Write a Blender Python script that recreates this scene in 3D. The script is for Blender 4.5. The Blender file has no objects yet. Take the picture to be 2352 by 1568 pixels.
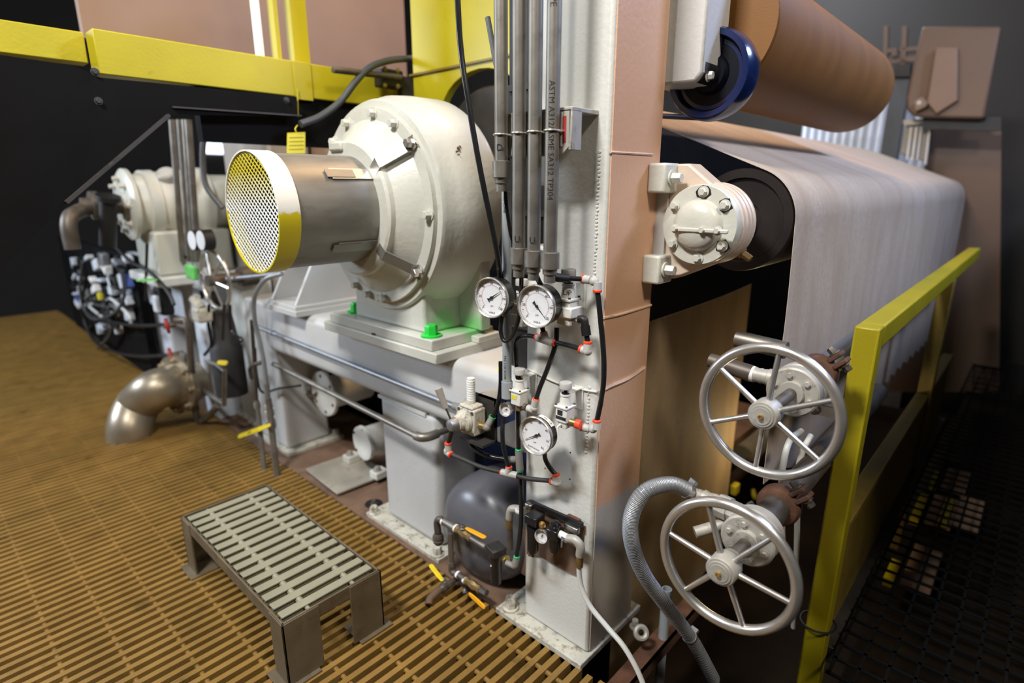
import bpy, bmesh, math, random
from mathutils import Vector as V, Matrix
random.seed(7)
sc = bpy.context.scene
COL = sc.collection
PI = math.pi

# ------------------------------------------------------------------ camera
FW, FH, FPX = 2352.0, 1568.0, 1307.0
HCAM = 1.6
PITCH = math.atan2(358, FPX)
YAW = math.radians(42.8)
_fh = V((math.cos(YAW), math.sin(YAW), 0)); _r = V((math.sin(YAW), -math.cos(YAW), 0)); _u = V((0, 0, 1))
_fw = math.cos(PITCH)*_fh - math.sin(PITCH)*_u
_cu = math.sin(PITCH)*_fh + math.cos(PITCH)*_u
CPOS = V((0, 0, HCAM))
cam = bpy.data.cameras.new('camera')
cam.sensor_fit = 'HORIZONTAL'; cam.sensor_width = 36.0; cam.lens = FPX/FW*36.0
cam.clip_start = 0.02; cam.clip_end = 100
cam.dof.use_dof = True; cam.dof.focus_distance = 1.72; cam.dof.aperture_fstop = 1.2
camo = bpy.data.objects.new('camera', cam); COL.objects.link(camo)
m = Matrix((( _r.x, _cu.x, -_fw.x, 0), (_r.y, _cu.y, -_fw.y, 0), (_r.z, _cu.z, -_fw.z, HCAM), (0, 0, 0, 1)))
camo.matrix_world = m
sc.camera = camo

# ------------------------------------------------------------------ light of the hall
sc.view_settings.view_transform = 'Standard'; sc.view_settings.look = 'None'
sc.view_settings.gamma = 1.0; sc.view_settings.use_curve_mapping = False
sc.view_settings.exposure = -0.15
w = bpy.data.worlds.new('hall_air'); sc.world = w; w.use_nodes = True
w.node_tree.nodes['Background'].inputs['Color'].default_value = (0.75, 0.85, 1.0, 1)
w.node_tree.nodes['Background'].inputs['Strength'].default_value = 0.012
def area(name, loc, tgt, sx, sy, power, col):
    l = bpy.data.lights.new(name, 'AREA'); l.shape = 'RECTANGLE'; l.size = sx; l.size_y = sy
    l.energy = power; l.color = col
    o = bpy.data.objects.new(name, l); COL.objects.link(o); o.location = loc
    d = V(tgt) - V(loc); o.rotation_euler = d.to_track_quat('-Z', 'Y').to_euler()
    return o
area('high_bay_light', (-1.3, 1.2, 4.7), (1.3, 1.6, 0.9), 0.9, 0.45, 285, (1.0, 0.98, 0.95))
area('high_bay_light', (0.4, 4.4, 4.8), (1.2, 3.6, 0.4), 0.9, 0.45, 32, (1.0, 0.95, 0.86))
area('window_light', (-2.6, 6.6, 2.9), (1.4, 5.0, 1.1), 1.6, 1.0, 260, (0.76, 0.86, 1.0))
area('window_light', (4.2, -1.7, 4.3), (2.8, 0.6, 1.2), 0.9, 0.6, 185, (0.45, 0.60, 1.0))
area('sodium_light', (3.0, 1.9, 4.6), (2.4, 0.9, 1.8), 0.7, 0.7, 100, (1.0, 0.62, 0.32))
area('high_bay_light', (0.5, -2.0, 4.6), (1.7, 0.8, 1.2), 0.9, 0.45, 120, (1.0, 0.90, 0.78))
area('roof_light', (7.0, 2.6, 4.4), (7.6, 1.8, 1.9), 1.2, 0.5, 110, (0.80, 0.88, 1.0))
pl = bpy.data.lights.new('machine_lamp', 'POINT'); pl.energy = 7; pl.color = (1.0, 0.78, 0.45); pl.shadow_soft_size = 0.06
plo = bpy.data.objects.new('machine_lamp', pl); COL.objects.link(plo); plo.location = (3.05, 0.80, 0.25)

# ------------------------------------------------------------------ pixel -> place
def ray(px, py): return _fw + _r*((px-FW/2)/FPX) - _cu*((py-FH/2)/FPX)
def PX(px, py, X): d = ray(px, py); return CPOS + d*(X/d.x)
def PY(px, py, Y): d = ray(px, py); return CPOS + d*(Y/d.y)
def PZ(px, py, Z): d = ray(px, py); return CPOS + d*((Z-HCAM)/d.z)

# ------------------------------------------------------------------ mesh builder
def frame(ax):
    a = V(ax).normalized()
    ref = V((0, 0, 1)) if abs(a.z) < 0.9 else V((1, 0, 0))
    u = ref.cross(a).normalized(); v = a.cross(u).normalized()
    return a, u, v
def crom(pts, k):
    pts = [V(p) for p in pts]
    if k <= 1 or len(pts) < 3: return pts
    out = []
    P = [pts[0]*2-pts[1]] + pts + [pts[-1]*2-pts[-2]]
    for i in range(1, len(P)-2):
        p0, p1, p2, p3 = P[i-1], P[i], P[i+1], P[i+2]
        for j in range(k):
            t = j/k
            out.append(0.5*((2*p1) + (p2-p0)*t + (2*p0-5*p1+4*p2-p3)*t*t + (3*p1-p0-3*p2+p3)*t**3))
    out.append(pts[-1])
    return out
class MB:
    def __init__(s): s.v = []; s.f = []
    def add(s, vs, fs):
        b = len(s.v); s.v += [tuple(x) for x in vs]; s.f += [tuple(i+b for i in f) for f in fs]; return s
    def bx(s, x0, x1, y0, y1, z0, z1):
        vs = [(x, y, z) for x in (x0, x1) for y in (y0, y1) for z in (z0, z1)]
        return s.add(vs, [(0,1,3,2),(4,6,7,5),(0,4,5,1),(2,3,7,6),(0,2,6,4),(1,5,7,3)])
    def ob(s, c, ax, up, sx, sy, sz):
        """oriented box: ax = direction of sx, up ~ direction of sz"""
        a = V(ax).normalized(); b = V(up).cross(a).normalized(); cz = a.cross(b).normalized(); c = V(c)
        vs = [c + a*(i*sx/2) + b*(j*sy/2) + cz*(k*sz/2) for i in (-1,1) for j in (-1,1) for k in (-1,1)]
        return s.add(vs, [(0,1,3,2),(4,6,7,5),(0,4,5,1),(2,3,7,6),(0,2,6,4),(1,5,7,3)])
    def lathe(s, o, ax, prof, n=24, close=True):
        a, u, v = frame(ax); o = V(o); b = len(s.v); rings = []
        for t, r in prof:
            if r < 1e-6:
                s.v.append(tuple(o + a*t)); rings.append([len(s.v)-1])
            else:
                st = len(s.v)
                for i in range(n):
                    an = 2*PI*i/n
                    s.v.append(tuple(o + a*t + (u*math.cos(an) + v*math.sin(an))*r))
                rings.append(list(range(st, st+n)))
        for A, B in zip(rings, rings[1:]):
            if len(A) == 1 and len(B) == 1: continue
            for i in range(n):
                j = (i+1) % n
                if len(A) == 1: s.f.append((A[0], B[j], B[i]))
                elif len(B) == 1: s.f.append((A[i], A[j], B[0]))
                else: s.f.append((A[i], A[j], B[j], B[i]))
        if close:
            if len(rings[0]) > 1: s.f.append(tuple(reversed(rings[0])))
            if len(rings[-1]) > 1: s.f.append(tuple(rings[-1]))
        return s
    def cyl(s, p0, p1, r, r1=None, n=20):
        p0 = V(p0); p1 = V(p1); d = p1-p0
        return s.lathe(p0, d, [(0, r), (d.length, r if r1 is None else r1)], n)
    def pipe(s, p0, p1, ro, ri, n=24):
        d = V(p1)-V(p0); L = d.length
        a = len(s.f)
        s.lathe(p0, d, [(0, ri), (0, ro), (L, ro), (L, ri), (0, ri)], n, close=False)
        return s
    def tube(s, pts, r, n=10, k=6, cap=True):
        P = crom(pts, k); m_ = len(P)
        T = [(P[min(i+1, m_-1)]-P[max(i-1, 0)]).normalized() for i in range(m_)]
        a, u, v = frame(T[0]); rings = []
        for i in range(m_):
            if i:
                q = T[i-1].rotation_difference(T[i]); u = q @ u; 
            u = (u - T[i]*u.dot(T[i])).normalized(); v = T[i].cross(u)
            rr = r(i/(m_-1)) if callable(r) else r
            st = len(s.v)
            for j in range(n):
                an = 2*PI*j/n; s.v.append(tuple(P[i] + (u*math.cos(an)+v*math.sin(an))*rr))
            rings.append(range(st, st+n))
        for A, B in zip(rings, rings[1:]):
            for j in range(n):
                q = (j+1) % n; s.f.append((A[j], A[q], B[q], B[j]))
        if cap: s.f.append(tuple(reversed(rings[0]))); s.f.append(tuple(rings[-1]))
        return s
    def torus(s, c, ax, R_, r, n=40, m_=10, a0=0, a1=2*PI):
        a, u, v = frame(ax); c = V(c); full = abs(a1-a0-2*PI) < 1e-6; st = len(s.v); N = n if full else n+1
        for i in range(N):
            t = a0+(a1-a0)*i/n; d = u*math.cos(t)+v*math.sin(t)
            for j in range(m_):
                p = 2*PI*j/m_; s.v.append(tuple(c + d*(R_+r*math.cos(p)) + a*(r*math.sin(p))))
        for i in range(n):
            i2 = (i+1) % N
            for j in range(m_):
                j2 = (j+1) % m_; s.f.append((st+i*m_+j, st+i2*m_+j, st+i2*m_+j2, st+i*m_+j2))
        return s
    def prism(s, poly, vec):
        n = len(poly); vec = V(vec); P = [V(p) for p in poly]
        st = len(s.v); s.v += [tuple(p) for p in P] + [tuple(p+vec) for p in P]
        s.f.append(tuple(st+i for i in reversed(range(n)))); s.f.append(tuple(st+n+i for i in range(n)))
        for i in range(n):
            j = (i+1) % n; s.f.append((st+i, st+j, st+n+j, st+n+i))
        return s
    def hexb(s, c, ax, r, h, washer=True):
        a = V(ax).normalized(); c = V(c)
        if washer: s.cyl(c, c+a*(h*0.18), r*1.45, n=16); c = c+a*(h*0.18)
        s.lathe(c, a, [(0, r), (h*0.8, r), (h*0.95, r*0.85)], 6); return s
    def sph(s, c, r, n=16, ax=(0,0,1), sq=1.0):
        return s.lathe(V(c)-V(ax).normalized()*r*sq, ax, [(r*sq*(1-math.cos(PI*i/(n//2))), max(0, r*math.sin(PI*i/(n//2)))) for i in range(n//2+1)], n)
    def sheet(s, rows, th):
        """rows of points -> thin solid sheet (thickness along local normal)"""
        R_ = len(rows); C_ = len(rows[0]); P = [[V(p) for p in r] for r in rows]
        N = [[None]*C_ for _ in range(R_)]
        for i in range(R_):
            for j in range(C_):
                du = P[min(i+1, R_-1)][j]-P[max(i-1, 0)][j]; dv = P[i][min(j+1, C_-1)]-P[i][max(j-1, 0)]
                N[i][j] = du.cross(dv).normalized()*th
        st = len(s.v)
        for i in range(R_):
            for j in range(C_): s.v.append(tuple(P[i][j]))
        st2 = len(s.v)
        for i in range(R_):
            for j in range(C_): s.v.append(tuple(P[i][j]+N[i][j]))
        g = lambda b, i, j: b+i*C_+j
        for i in range(R_-1):
            for j in range(C_-1):
                s.f.append((g(st,i,j), g(st,i,j+1), g(st,i+1,j+1), g(st,i+1,j)))
                s.f.append((g(st2,i,j), g(st2,i+1,j), g(st2,i+1,j+1), g(st2,i,j+1)))
        for i in range(R_-1):
            for j in (0, C_-1): s.f.append((g(st,i,j), g(st,i+1,j), g(st2,i+1,j), g(st2,i,j)))
        for j in range(C_-1):
            for i in (0, R_-1): s.f.append((g(st,i,j), g(st,i,j+1), g(st2,i,j+1), g(st2,i,j)))
        return s

def wloc(o):
    p = V((0, 0, 0))
    while o is not None: p = p + o.location; o = o.parent
    return p
def mesh_of(mb, name, off, ang=38):
    me = bpy.data.meshes.new(name)
    me.from_pydata([tuple(V(p)-off) for p in mb.v], [], mb.f)
    b = bmesh.new(); b.from_mesh(me)
    bmesh.ops.recalc_face_normals(b, faces=b.faces)
    lim = math.radians(ang)
    for e in b.edges:
        e.smooth = len(e.link_faces) == 2 and e.calc_face_angle(0) < lim
    for f in b.faces: f.smooth = True
    b.to_mesh(me); b.free()
    return me
def part(mb, name, mt, parent=None, bev=0, ang=38, label=None, kind=None, seg=2):
    off = wloc(parent) if parent else V((0, 0, 0))
    me = mesh_of(mb, name, off, ang)
    me.materials.append(M[mt] if isinstance(mt, str) else mt)
    o = bpy.data.objects.new(name, me); COL.objects.link(o)
    if parent: o.parent = parent
    if bev:
        mo = o.modifiers.new('bevel', 'BEVEL'); mo.width = bev; mo.segments = seg; mo.limit_method = 'ANGLE'; mo.angle_limit = math.radians(40)
    if label: o['label'] = label
    if kind: o['kind'] = kind
    return o
def tag(o, label, cat, group=None):
    o['label'] = label; o['category'] = cat
    if group: o['group'] = group
    return o
def thing(name, label, cat, loc=(0, 0, 0), group=None):
    o = bpy.data.objects.new(name, None); COL.objects.link(o); o.location = loc; o.empty_display_size = 0.05
    return tag(o, label, cat, group)
def single(mb, name, mt, label, cat, group=None, bev=0, ang=38):
    return tag(part(mb, name, mt, None, bev, ang), label, cat, group)
def struct(mb, name, mt, bev=0, ang=38):
    return part(mb, name, mt, None, bev, ang, kind='structure')
def text_mesh(s, size, align='CENTER'):
    cu = bpy.data.curves.new('t', 'FONT'); cu.body = s; cu.size = size; cu.align_x = align; cu.align_y = 'CENTER'
    cu.extrude = 0.0; cu.resolution_u = 2
    o = bpy.data.objects.new('t', cu); COL.objects.link(o)
    dg = bpy.context.evaluated_depsgraph_get(); dg.update()
    me = o.evaluated_get(dg).to_mesh()
    vs = [v.co.copy() for v in me.vertices]; fs = [tuple(p.vertices) for p in me.polygons]
    o.evaluated_get(dg).to_mesh_clear(); bpy.data.objects.remove(o); bpy.data.curves.remove(cu)
    return vs, fs
def text(s, size, org, ud, vd, name, mt, parent, cyl=None, sx=1.0):
    """flat print; cyl=(axis_point, axis_dir, radius): wrapped on a pipe, ud runs along the axis"""
    vs, fs = text_mesh(s, size)
    if cyl:
        b = bmesh.new(); bv = [b.verts.new(p) for p in vs]
        for f in fs:
            try: b.faces.new([bv[i] for i in f])
            except ValueError: pass
        bmesh.ops.triangulate(b, faces=b.faces); bmesh.ops.subdivide_edges(b, edges=b.edges, cuts=4, use_grid_fill=True)
        b.verts.ensure_lookup_table(); b.verts.index_update(); vs = [v.co.copy() for v in b.verts]; fs = [tuple(v.index for v in f.verts) for f in b.faces]; b.free()
    ud = V(ud).normalized(); vd = V(vd).normalized(); n = ud.cross(vd); org = V(org); out = []
    for p in vs:
        if cyl:
            r = cyl; a = p.y/r; out.append(org - n*r + ud*(p.x*sx) + vd*(math.sin(a)*r*1.02) + n*(math.cos(a)*r*1.02))
        else: out.append(org + ud*(p.x*sx) + vd*p.y + n*0.0006)
    mb = MB(); mb.add(out, fs)
    return part(mb, name, mt, parent)
def copy_tree(o, parent=None):
    c = o.copy(); COL.objects.link(c); c.parent = parent
    for ch in list(o.children): copy_tree(ch, c)
    return c

# ------------------------------------------------------------------ materials
M = {}
def mat(name, col, rough=0.5, metal=0.0, var=0.12, scale=5.0, bump=0.0, bscale=60.0, dirt=None, damt=0.0, dscale=9.0, coat=0.0, stretch=None, spec=0.5, world=False):
    mt = bpy.data.materials.new(name); mt.use_nodes = True; nt = mt.node_tree; N = nt.nodes; L = nt.links
    b = N['Principled BSDF']; b.inputs['Roughness'].default_value = rough; b.inputs['Metallic'].default_value = metal
    b.inputs['Specular IOR Level'].default_value = spec
    if coat: b.inputs['Coat Weight'].default_value = coat; b.inputs['Coat Roughness'].default_value = 0.15
    tc = N.new('ShaderNodeTexCoord'); co = tc.outputs['Object']
    if world: co = N.new('ShaderNodeNewGeometry').outputs['Position']
    if stretch:
        mp = N.new('ShaderNodeMapping'); mp.inputs['Scale'].default_value = stretch; L.new(co, mp.inputs[0]); co = mp.outputs[0]
    nz = N.new('ShaderNodeTexNoise'); nz.inputs['Scale'].default_value = scale; nz.inputs['Detail'].default_value = 6; L.new(co, nz.inputs['Vector'])
    rp = N.new('ShaderNodeValToRGB'); L.new(nz.outputs['Fac'], rp.inputs[0])
    c = V(col[:3]); e = rp.color_ramp.elements
    e[0].position = 0.3; e[1].position = 0.7
    e[0].color = (*(c*(1-var)), 1); e[1].color = (*(c*(1+var)), 1)
    out = rp.outputs[0]
    if dirt:
        dz = N.new('ShaderNodeTexNoise'); dz.inputs['Scale'].default_value = dscale; dz.inputs['Detail'].default_value = 9; dz.inputs['Roughness'].default_value = 0.68; L.new(co, dz.inputs['Vector'])
        dr = N.new('ShaderNodeValToRGB'); L.new(dz.outputs['Fac'], dr.inputs[0])
        dr.color_ramp.elements[0].position = 0.70-0.34*damt; dr.color_ramp.elements[1].position = 0.86-0.28*damt
        mx = N.new('ShaderNodeMixRGB'); L.new(dr.outputs[0], mx.inputs[0]); L.new(out, mx.inputs[1]); mx.inputs[2].default_value = (*dirt[:3], 1); out = mx.outputs[0]
    L.new(out, b.inputs['Base Color'])
    rr = N.new('ShaderNodeMapRange'); rr.inputs['To Min'].default_value = max(0.03, rough-0.08); rr.inputs['To Max'].default_value = min(1, rough+0.1); L.new(nz.outputs['Fac'], rr.inputs['Value']); L.new(rr.outputs[0], b.inputs['Roughness'])
    if bump:
        bz = N.new('ShaderNodeTexNoise'); bz.inputs['Scale'].default_value = bscale; bz.inputs['Detail'].default_value = 4; L.new(tc.outputs['Object'], bz.inputs['Vector'])
        bp = N.new('ShaderNodeBump'); bp.inputs['Strength'].default_value = bump; bp.inputs['Distance'].default_value = 0.004; L.new(bz.outputs['Fac'], bp.inputs['Height']); L.new(bp.outputs[0], b.inputs['Normal'])
    M[name] = mt
    return mt
mat('cream_paint', (0.58, 0.58, 0.515), 0.38, var=0.05, scale=3, bump=0.35, bscale=45, dirt=(0.36, 0.31, 0.22), damt=0.12, dscale=7, coat=0.25)
mat('grey_white_paint', (0.56, 0.56, 0.55), 0.45, var=0.06, scale=3, bump=0.25, bscale=60, dirt=(0.30, 0.24, 0.17), damt=0.10, dscale=5)
mat('white_paint', (0.66, 0.66, 0.61), 0.42, var=0.06, scale=4, bump=0.3, bscale=70, dirt=(0.34, 0.29, 0.22), damt=0.12)
mat('dirty_white', (0.56, 0.54, 0.46), 0.5, var=0.14, scale=14, bump=0.3, bscale=90, dirt=(0.13, 0.085, 0.05), damt=0.56, dscale=34)
mat('reg_white', (0.72, 0.71, 0.66), 0.42, var=0.06, scale=14, dirt=(0.30, 0.24, 0.17), damt=0.28, dscale=40)
mat('yellow_paint', (0.45, 0.38, 0.008), 0.42, var=0.10, scale=3, bump=0.15, bscale=80, dirt=(0.24, 0.13, 0.02), damt=0.12)
mat('yellow_rail', (0.34, 0.285, 0.008), 0.38, var=0.10, scale=3, bump=0.12, bscale=80, dirt=(0.16, 0.09, 0.02), damt=0.2)
mat('peach_cream', (0.66, 0.53, 0.42), 0.36, var=0.06, scale=4, bump=0.3, bscale=50, coat=0.25)
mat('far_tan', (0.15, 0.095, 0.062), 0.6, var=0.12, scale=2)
mat('yellow_dirty', (0.20, 0.14, 0.02), 0.5, var=0.2, scale=5, dirt=(0.08, 0.05, 0.02), damt=0.4)
mat('yellow_handle', (0.80, 0.62, 0.02), 0.4, var=0.08, scale=20, dirt=(0.2, 0.12, 0.02), damt=0.15, dscale=40)
mat('orange_handle', (0.85, 0.40, 0.01), 0.4, var=0.08, scale=20, dirt=(0.25, 0.12, 0.02), damt=0.15, dscale=40)
mat('black', (0.008, 0.008, 0.009), 0.5, var=0.3, scale=6)
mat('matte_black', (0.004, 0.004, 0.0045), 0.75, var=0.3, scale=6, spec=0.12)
mat('black_gloss', (0.012, 0.012, 0.014), 0.22, var=0.2, scale=6)
mat('black_dusty', (0.03, 0.028, 0.027), 0.6, var=0.3, scale=8, dirt=(0.14, 0.12, 0.10), damt=0.25, dscale=30)
mat('dark_steel', (0.05, 0.045, 0.042), 0.5, 0.3, var=0.3, scale=8, dirt=(0.11, 0.07, 0.04), damt=0.3)
mat('steel', (0.42, 0.41, 0.39), 0.36, 1.0, var=0.18, scale=9, dirt=(0.16, 0.13, 0.10), damt=0.25, dscale=18)
mat('pale_steel', (0.42, 0.385, 0.32), 0.42, 0.25, var=0.2, scale=6, dirt=(0.12, 0.07, 0.045), damt=0.42, dscale=8)
mat('guard_steel', (0.25, 0.24, 0.22), 0.48, 0.55, var=0.22, scale=5, dirt=(0.15, 0.12, 0.09), damt=0.35, dscale=7, stretch=(1, 3, 3))
mat('pipe_steel', (0.27, 0.25, 0.22), 0.45, 0.8, var=0.2, scale=12, dirt=(0.13, 0.11, 0.09), damt=0.35, dscale=22)
mat('black_iron', (0.14, 0.12, 0.10), 0.5, 0.6, var=0.25, scale=14, dirt=(0.20, 0.12, 0.06), damt=0.3, dscale=25)
mat('chrome', (0.60, 0.58, 0.55), 0.30, 0.85, var=0.1, scale=14, dirt=(0.20, 0.17, 0.13), damt=0.28, dscale=26)
mat('cast_dirty', (0.42, 0.40, 0.355), 0.5, 0.25, var=0.12, scale=16, dirt=(0.16, 0.12, 0.08), damt=0.35, dscale=26)
mat('brass', (0.60, 0.42, 0.16), 0.35, 0.9, var=0.15, scale=20)
mat('bronze', (0.34, 0.24, 0.11), 0.42, 0.8, var=0.25, scale=25, dirt=(0.15, 0.11, 0.07), damt=0.3, dscale=40)
mat('rust', (0.10, 0.045, 0.025), 0.75, 0.1, var=0.4, scale=18, bump=0.5, bscale=60)
mat('rust_floor', (0.16, 0.095, 0.06), 0.75, 0.0, var=0.35, scale=7, bump=0.4, bscale=50, dirt=(0.04, 0.03, 0.025), damt=0.3)
mat('peach_paint', (0.70, 0.47, 0.33), 0.42, var=0.05, scale=3, bump=0.3, bscale=70)
mat('grey_pvc', (0.33, 0.36, 0.38), 0.45, var=0.05, scale=5)
mat('white_plastic', (0.80, 0.80, 0.77), 0.4, var=0.03, scale=5)
mat('milky_tube', (0.62, 0.63, 0.60), 0.35, var=0.05, scale=9)
mat('red_ring', (0.80, 0.07, 0.02), 0.4, var=0.05, scale=9)
mat('green_ring', (0.02, 0.42, 0.14), 0.4, var=0.05, scale=9)
mat('green_paint', (0.02, 0.62, 0.06), 0.4, var=0.1, scale=9)
mat('grey_plastic', (0.24, 0.23, 0.21), 0.5, var=0.1, scale=12, dirt=(0.1, 0.09, 0.07), damt=0.2, dscale=30)
mat('light_grey_plastic', (0.50, 0.49, 0.46), 0.5, var=0.08, scale=12, dirt=(0.25, 0.2, 0.15), damt=0.25, dscale=40)
mat('tank_grey', (0.12, 0.12, 0.135), 0.32, 0.1, var=0.12, scale=5, dirt=(0.20, 0.19, 0.18), damt=0.15, dscale=8)
mat('blue_panel', (0.06, 0.10, 0.34), 0.6, var=0.15, scale=5)
mat('blue_gloss', (0.003, 0.014, 0.075), 0.22, var=0.1, scale=5, coat=0.5)
mat('orange_roll', (0.21, 0.085, 0.012), 0.62, var=0.10, scale=3, stretch=(3, 1, 1), bump=0.1, bscale=200)
mat('roll_dark', (0.018, 0.014, 0.013), 0.4, 0.2, var=0.3, scale=6)
mat('grating_gold', (0.245, 0.140, 0.030), 0.55, var=0.18, scale=7, bump=0.2, bscale=120, dirt=(0.07, 0.04, 0.012), damt=0.35, dscale=6, world=True)
mat('grating_dark', (0.20, 0.12, 0.025), 0.6, var=0.3, scale=7)
mat('bench_slat', (0.30, 0.285, 0.20), 0.5, var=0.08, scale=8, bump=0.25, bscale=150, dirt=(0.28, 0.2, 0.13), damt=0.2, dscale=9)
mat('bench_steel', (0.17, 0.135, 0.085), 0.5, 0.35, var=0.2, scale=9, dirt=(0.11, 0.06, 0.04), damt=0.4, dscale=12)
mat('red_paint', (0.33, 0.03, 0.03), 0.45, var=0.2, scale=20)
mat('dial_white', (0.82, 0.83, 0.85), 0.35, var=0.02, scale=5)
mat('ink', (0.015, 0.015, 0.018), 0.5, var=0.05)
mat('ink_red', (0.55, 0.10, 0.08), 0.5, var=0.05)
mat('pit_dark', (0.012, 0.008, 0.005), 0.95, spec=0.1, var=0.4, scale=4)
mat('wall_panel', (0.035, 0.03, 0.026), 0.8, var=0.15, scale=1.5)
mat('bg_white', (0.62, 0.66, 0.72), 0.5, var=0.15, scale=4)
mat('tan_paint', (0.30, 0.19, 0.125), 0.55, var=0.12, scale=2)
mat('stain_green', (0.12, 0.50, 0.10), 0.6, var=0.2, scale=20)
mat('cable_grey', (0.07, 0.075, 0.08), 0.4, var=0.15, scale=10)
mat('tag_yellow', (0.78, 0.68, 0.05), 0.5, var=0.05, scale=9)
mat('weld', (0.62, 0.62, 0.57), 0.45, var=0.08, scale=20, bump=0.6, bscale=150)
mat('peach_weld', (0.66, 0.45, 0.32), 0.45, var=0.08, scale=20, bump=0.6, bscale=150)
mat('galv', (0.36, 0.375, 0.40), 0.5, 0.85, var=0.15, scale=12)

def overspray(name, src_args, col, ctr, rad):
    mt = mat(name, *src_args[0], **src_args[1]); nt = mt.node_tree; N = nt.nodes; L = nt.links; b = N['Principled BSDF']; src = b.inputs['Base Color'].links[0].from_socket
    g = N.new('ShaderNodeNewGeometry'); out = src
    for c in ctr:
        d = N.new('ShaderNodeVectorMath'); d.operation = 'DISTANCE'; L.new(g.outputs['Position'], d.inputs[0]); d.inputs[1].default_value = c
        nz = N.new('ShaderNodeTexNoise'); nz.inputs['Scale'].default_value = 14; L.new(g.outputs['Position'], nz.inputs['Vector'])
        ad = N.new('ShaderNodeMath'); ad.operation = 'MULTIPLY_ADD'; L.new(nz.outputs['Fac'], ad.inputs[0]); ad.inputs[1].default_value = 0.07; L.new(d.outputs['Value'], ad.inputs[2])
        mr = N.new('ShaderNodeMapRange'); mr.inputs['From Min'].default_value = rad*0.35+0.035; mr.inputs['From Max'].default_value = rad+0.035; mr.inputs['To Min'].default_value = 0.75; mr.inputs['To Max'].default_value = 0.0; L.new(ad.outputs[0], mr.inputs['Value'])
        mx = N.new('ShaderNodeMixRGB'); L.new(mr.outputs[0], mx.inputs[0]); L.new(out, mx.inputs[1]); mx.inputs[2].default_value = (*col, 1); out = mx.outputs[0]
    L.new(out, b.inputs['Base Color'])
overspray('cream_green', [((0.58, 0.58, 0.515), 0.38), dict(var=0.05, scale=3, bump=0.35, bscale=45, dirt=(0.36, 0.31, 0.22), damt=0.14, dscale=7, coat=0.25)], (0.10, 0.55, 0.10), ((1.47, 1.74, 1.05), (1.56, 1.66, 1.035)), 0.085)
def two_tone(name, c1, c2, axis, pos, soft, nscale, namp, rough=0.42, bump=0.25, base=None):
    """two colours with a ragged border: c1 below pos, c2 above, along an object axis"""
    mt = mat(name, c1, rough, var=0.05, scale=4, bump=bump, bscale=70); nt = mt.node_tree; N = nt.nodes; L = nt.links
    b = N['Principled BSDF']; src = b.inputs['Base Color'].links[0].from_socket
    tc = [n for n in N if n.type == 'TEX_COORD'][0]; sp = N.new('ShaderNodeSeparateXYZ'); L.new(tc.outputs['Object'], sp.inputs[0])
    nz = N.new('ShaderNodeTexNoise'); nz.inputs['Scale'].default_value = nscale; nz.inputs['Detail'].default_value = 6; L.new(tc.outputs['Object'], nz.inputs['Vector'])
    ma = N.new('ShaderNodeMath'); ma.operation = 'MULTIPLY_ADD'; L.new(nz.outputs['Fac'], ma.inputs[0]); ma.inputs[1].default_value = namp; L.new(sp.outputs[axis], ma.inputs[2])
    mr = N.new('ShaderNodeMapRange'); mr.inputs['From Min'].default_value = pos+namp*0.5-soft; mr.inputs['From Max'].default_value = pos+namp*0.5+soft; L.new(ma.outputs[0], mr.inputs['Value'])
    mx = N.new('ShaderNodeMixRGB'); L.new(mr.outputs[0], mx.inputs[0]); L.new(src, mx.inputs[1]); mx.inputs[2].default_value = (*c2, 1); L.new(mx.outputs[0], b.inputs['Base Color'])
    return mt

# ================================================================== THE SETTING
struct(MB().bx(-4, 9, -5, 13, -1.0, -0.9), 'floor', 'pit_dark')
gf = part(MB().bx(-1.6, 1.33, 0.2, 9.6, -0.16, -0.15), 'floor_grating', 'pit_dark', kind='structure')
mbar = mesh_of(MB().bx(-1.6, 1.33, -0.0108, 0.0108, -0.045, 0.0), 'bar', V((0, 0, 0))); mbar.materials.append(M['grating_gold'])
yb = 0.32; nb = 0
while yb < 9.5 and nb < 205:
    o = bpy.data.objects.new('grating_bar', mbar); COL.objects.link(o); o.parent = gf
    dx = random.uniform(-0.006, 0.006); o.location = (dx, yb, random.uniform(-0.0015, 0.001)); yb += 0.0455; nb += 1
mrod = mesh_of(MB().cyl((0, 0.25, -0.0145), (0, 9.5, -0.0145), 0.0085, n=8), 'rod', V((0, 0, 0))); mrod.materials.append(M['grating_gold'])
xr = -1.5
while xr < 1.32:
    o = bpy.data.objects.new('tie_rod', mrod); COL.objects.link(o); o.parent = gf; o.location = (xr, 0, 0); xr += 0.1615
struct(MB().bx(1.338, 4.2, 1.25, 8.5, -0.06, -0.004), 'floor_plate', 'rust_floor')
struct(MB().bx(8.4, 8.5, -5, 13, -1, 6.5), 'wall_right', 'wall_panel')
struct(MB().bx(-4, 8.5, 12.9, 13, -1, 6.5), 'wall_back', 'wall_panel')
struct(MB().bx(-4, 8.5, -5.1, -5, -1, 6.5), 'wall_front', 'wall_panel')
struct(MB().bx(-4.1, -4, -5, 13, -1, 6.5), 'wall_left', 'wall_panel')
struct(MB().bx(-4, 8.5, -5, 13, 6.5, 6.6), 'ceiling', 'wall_panel')

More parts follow.
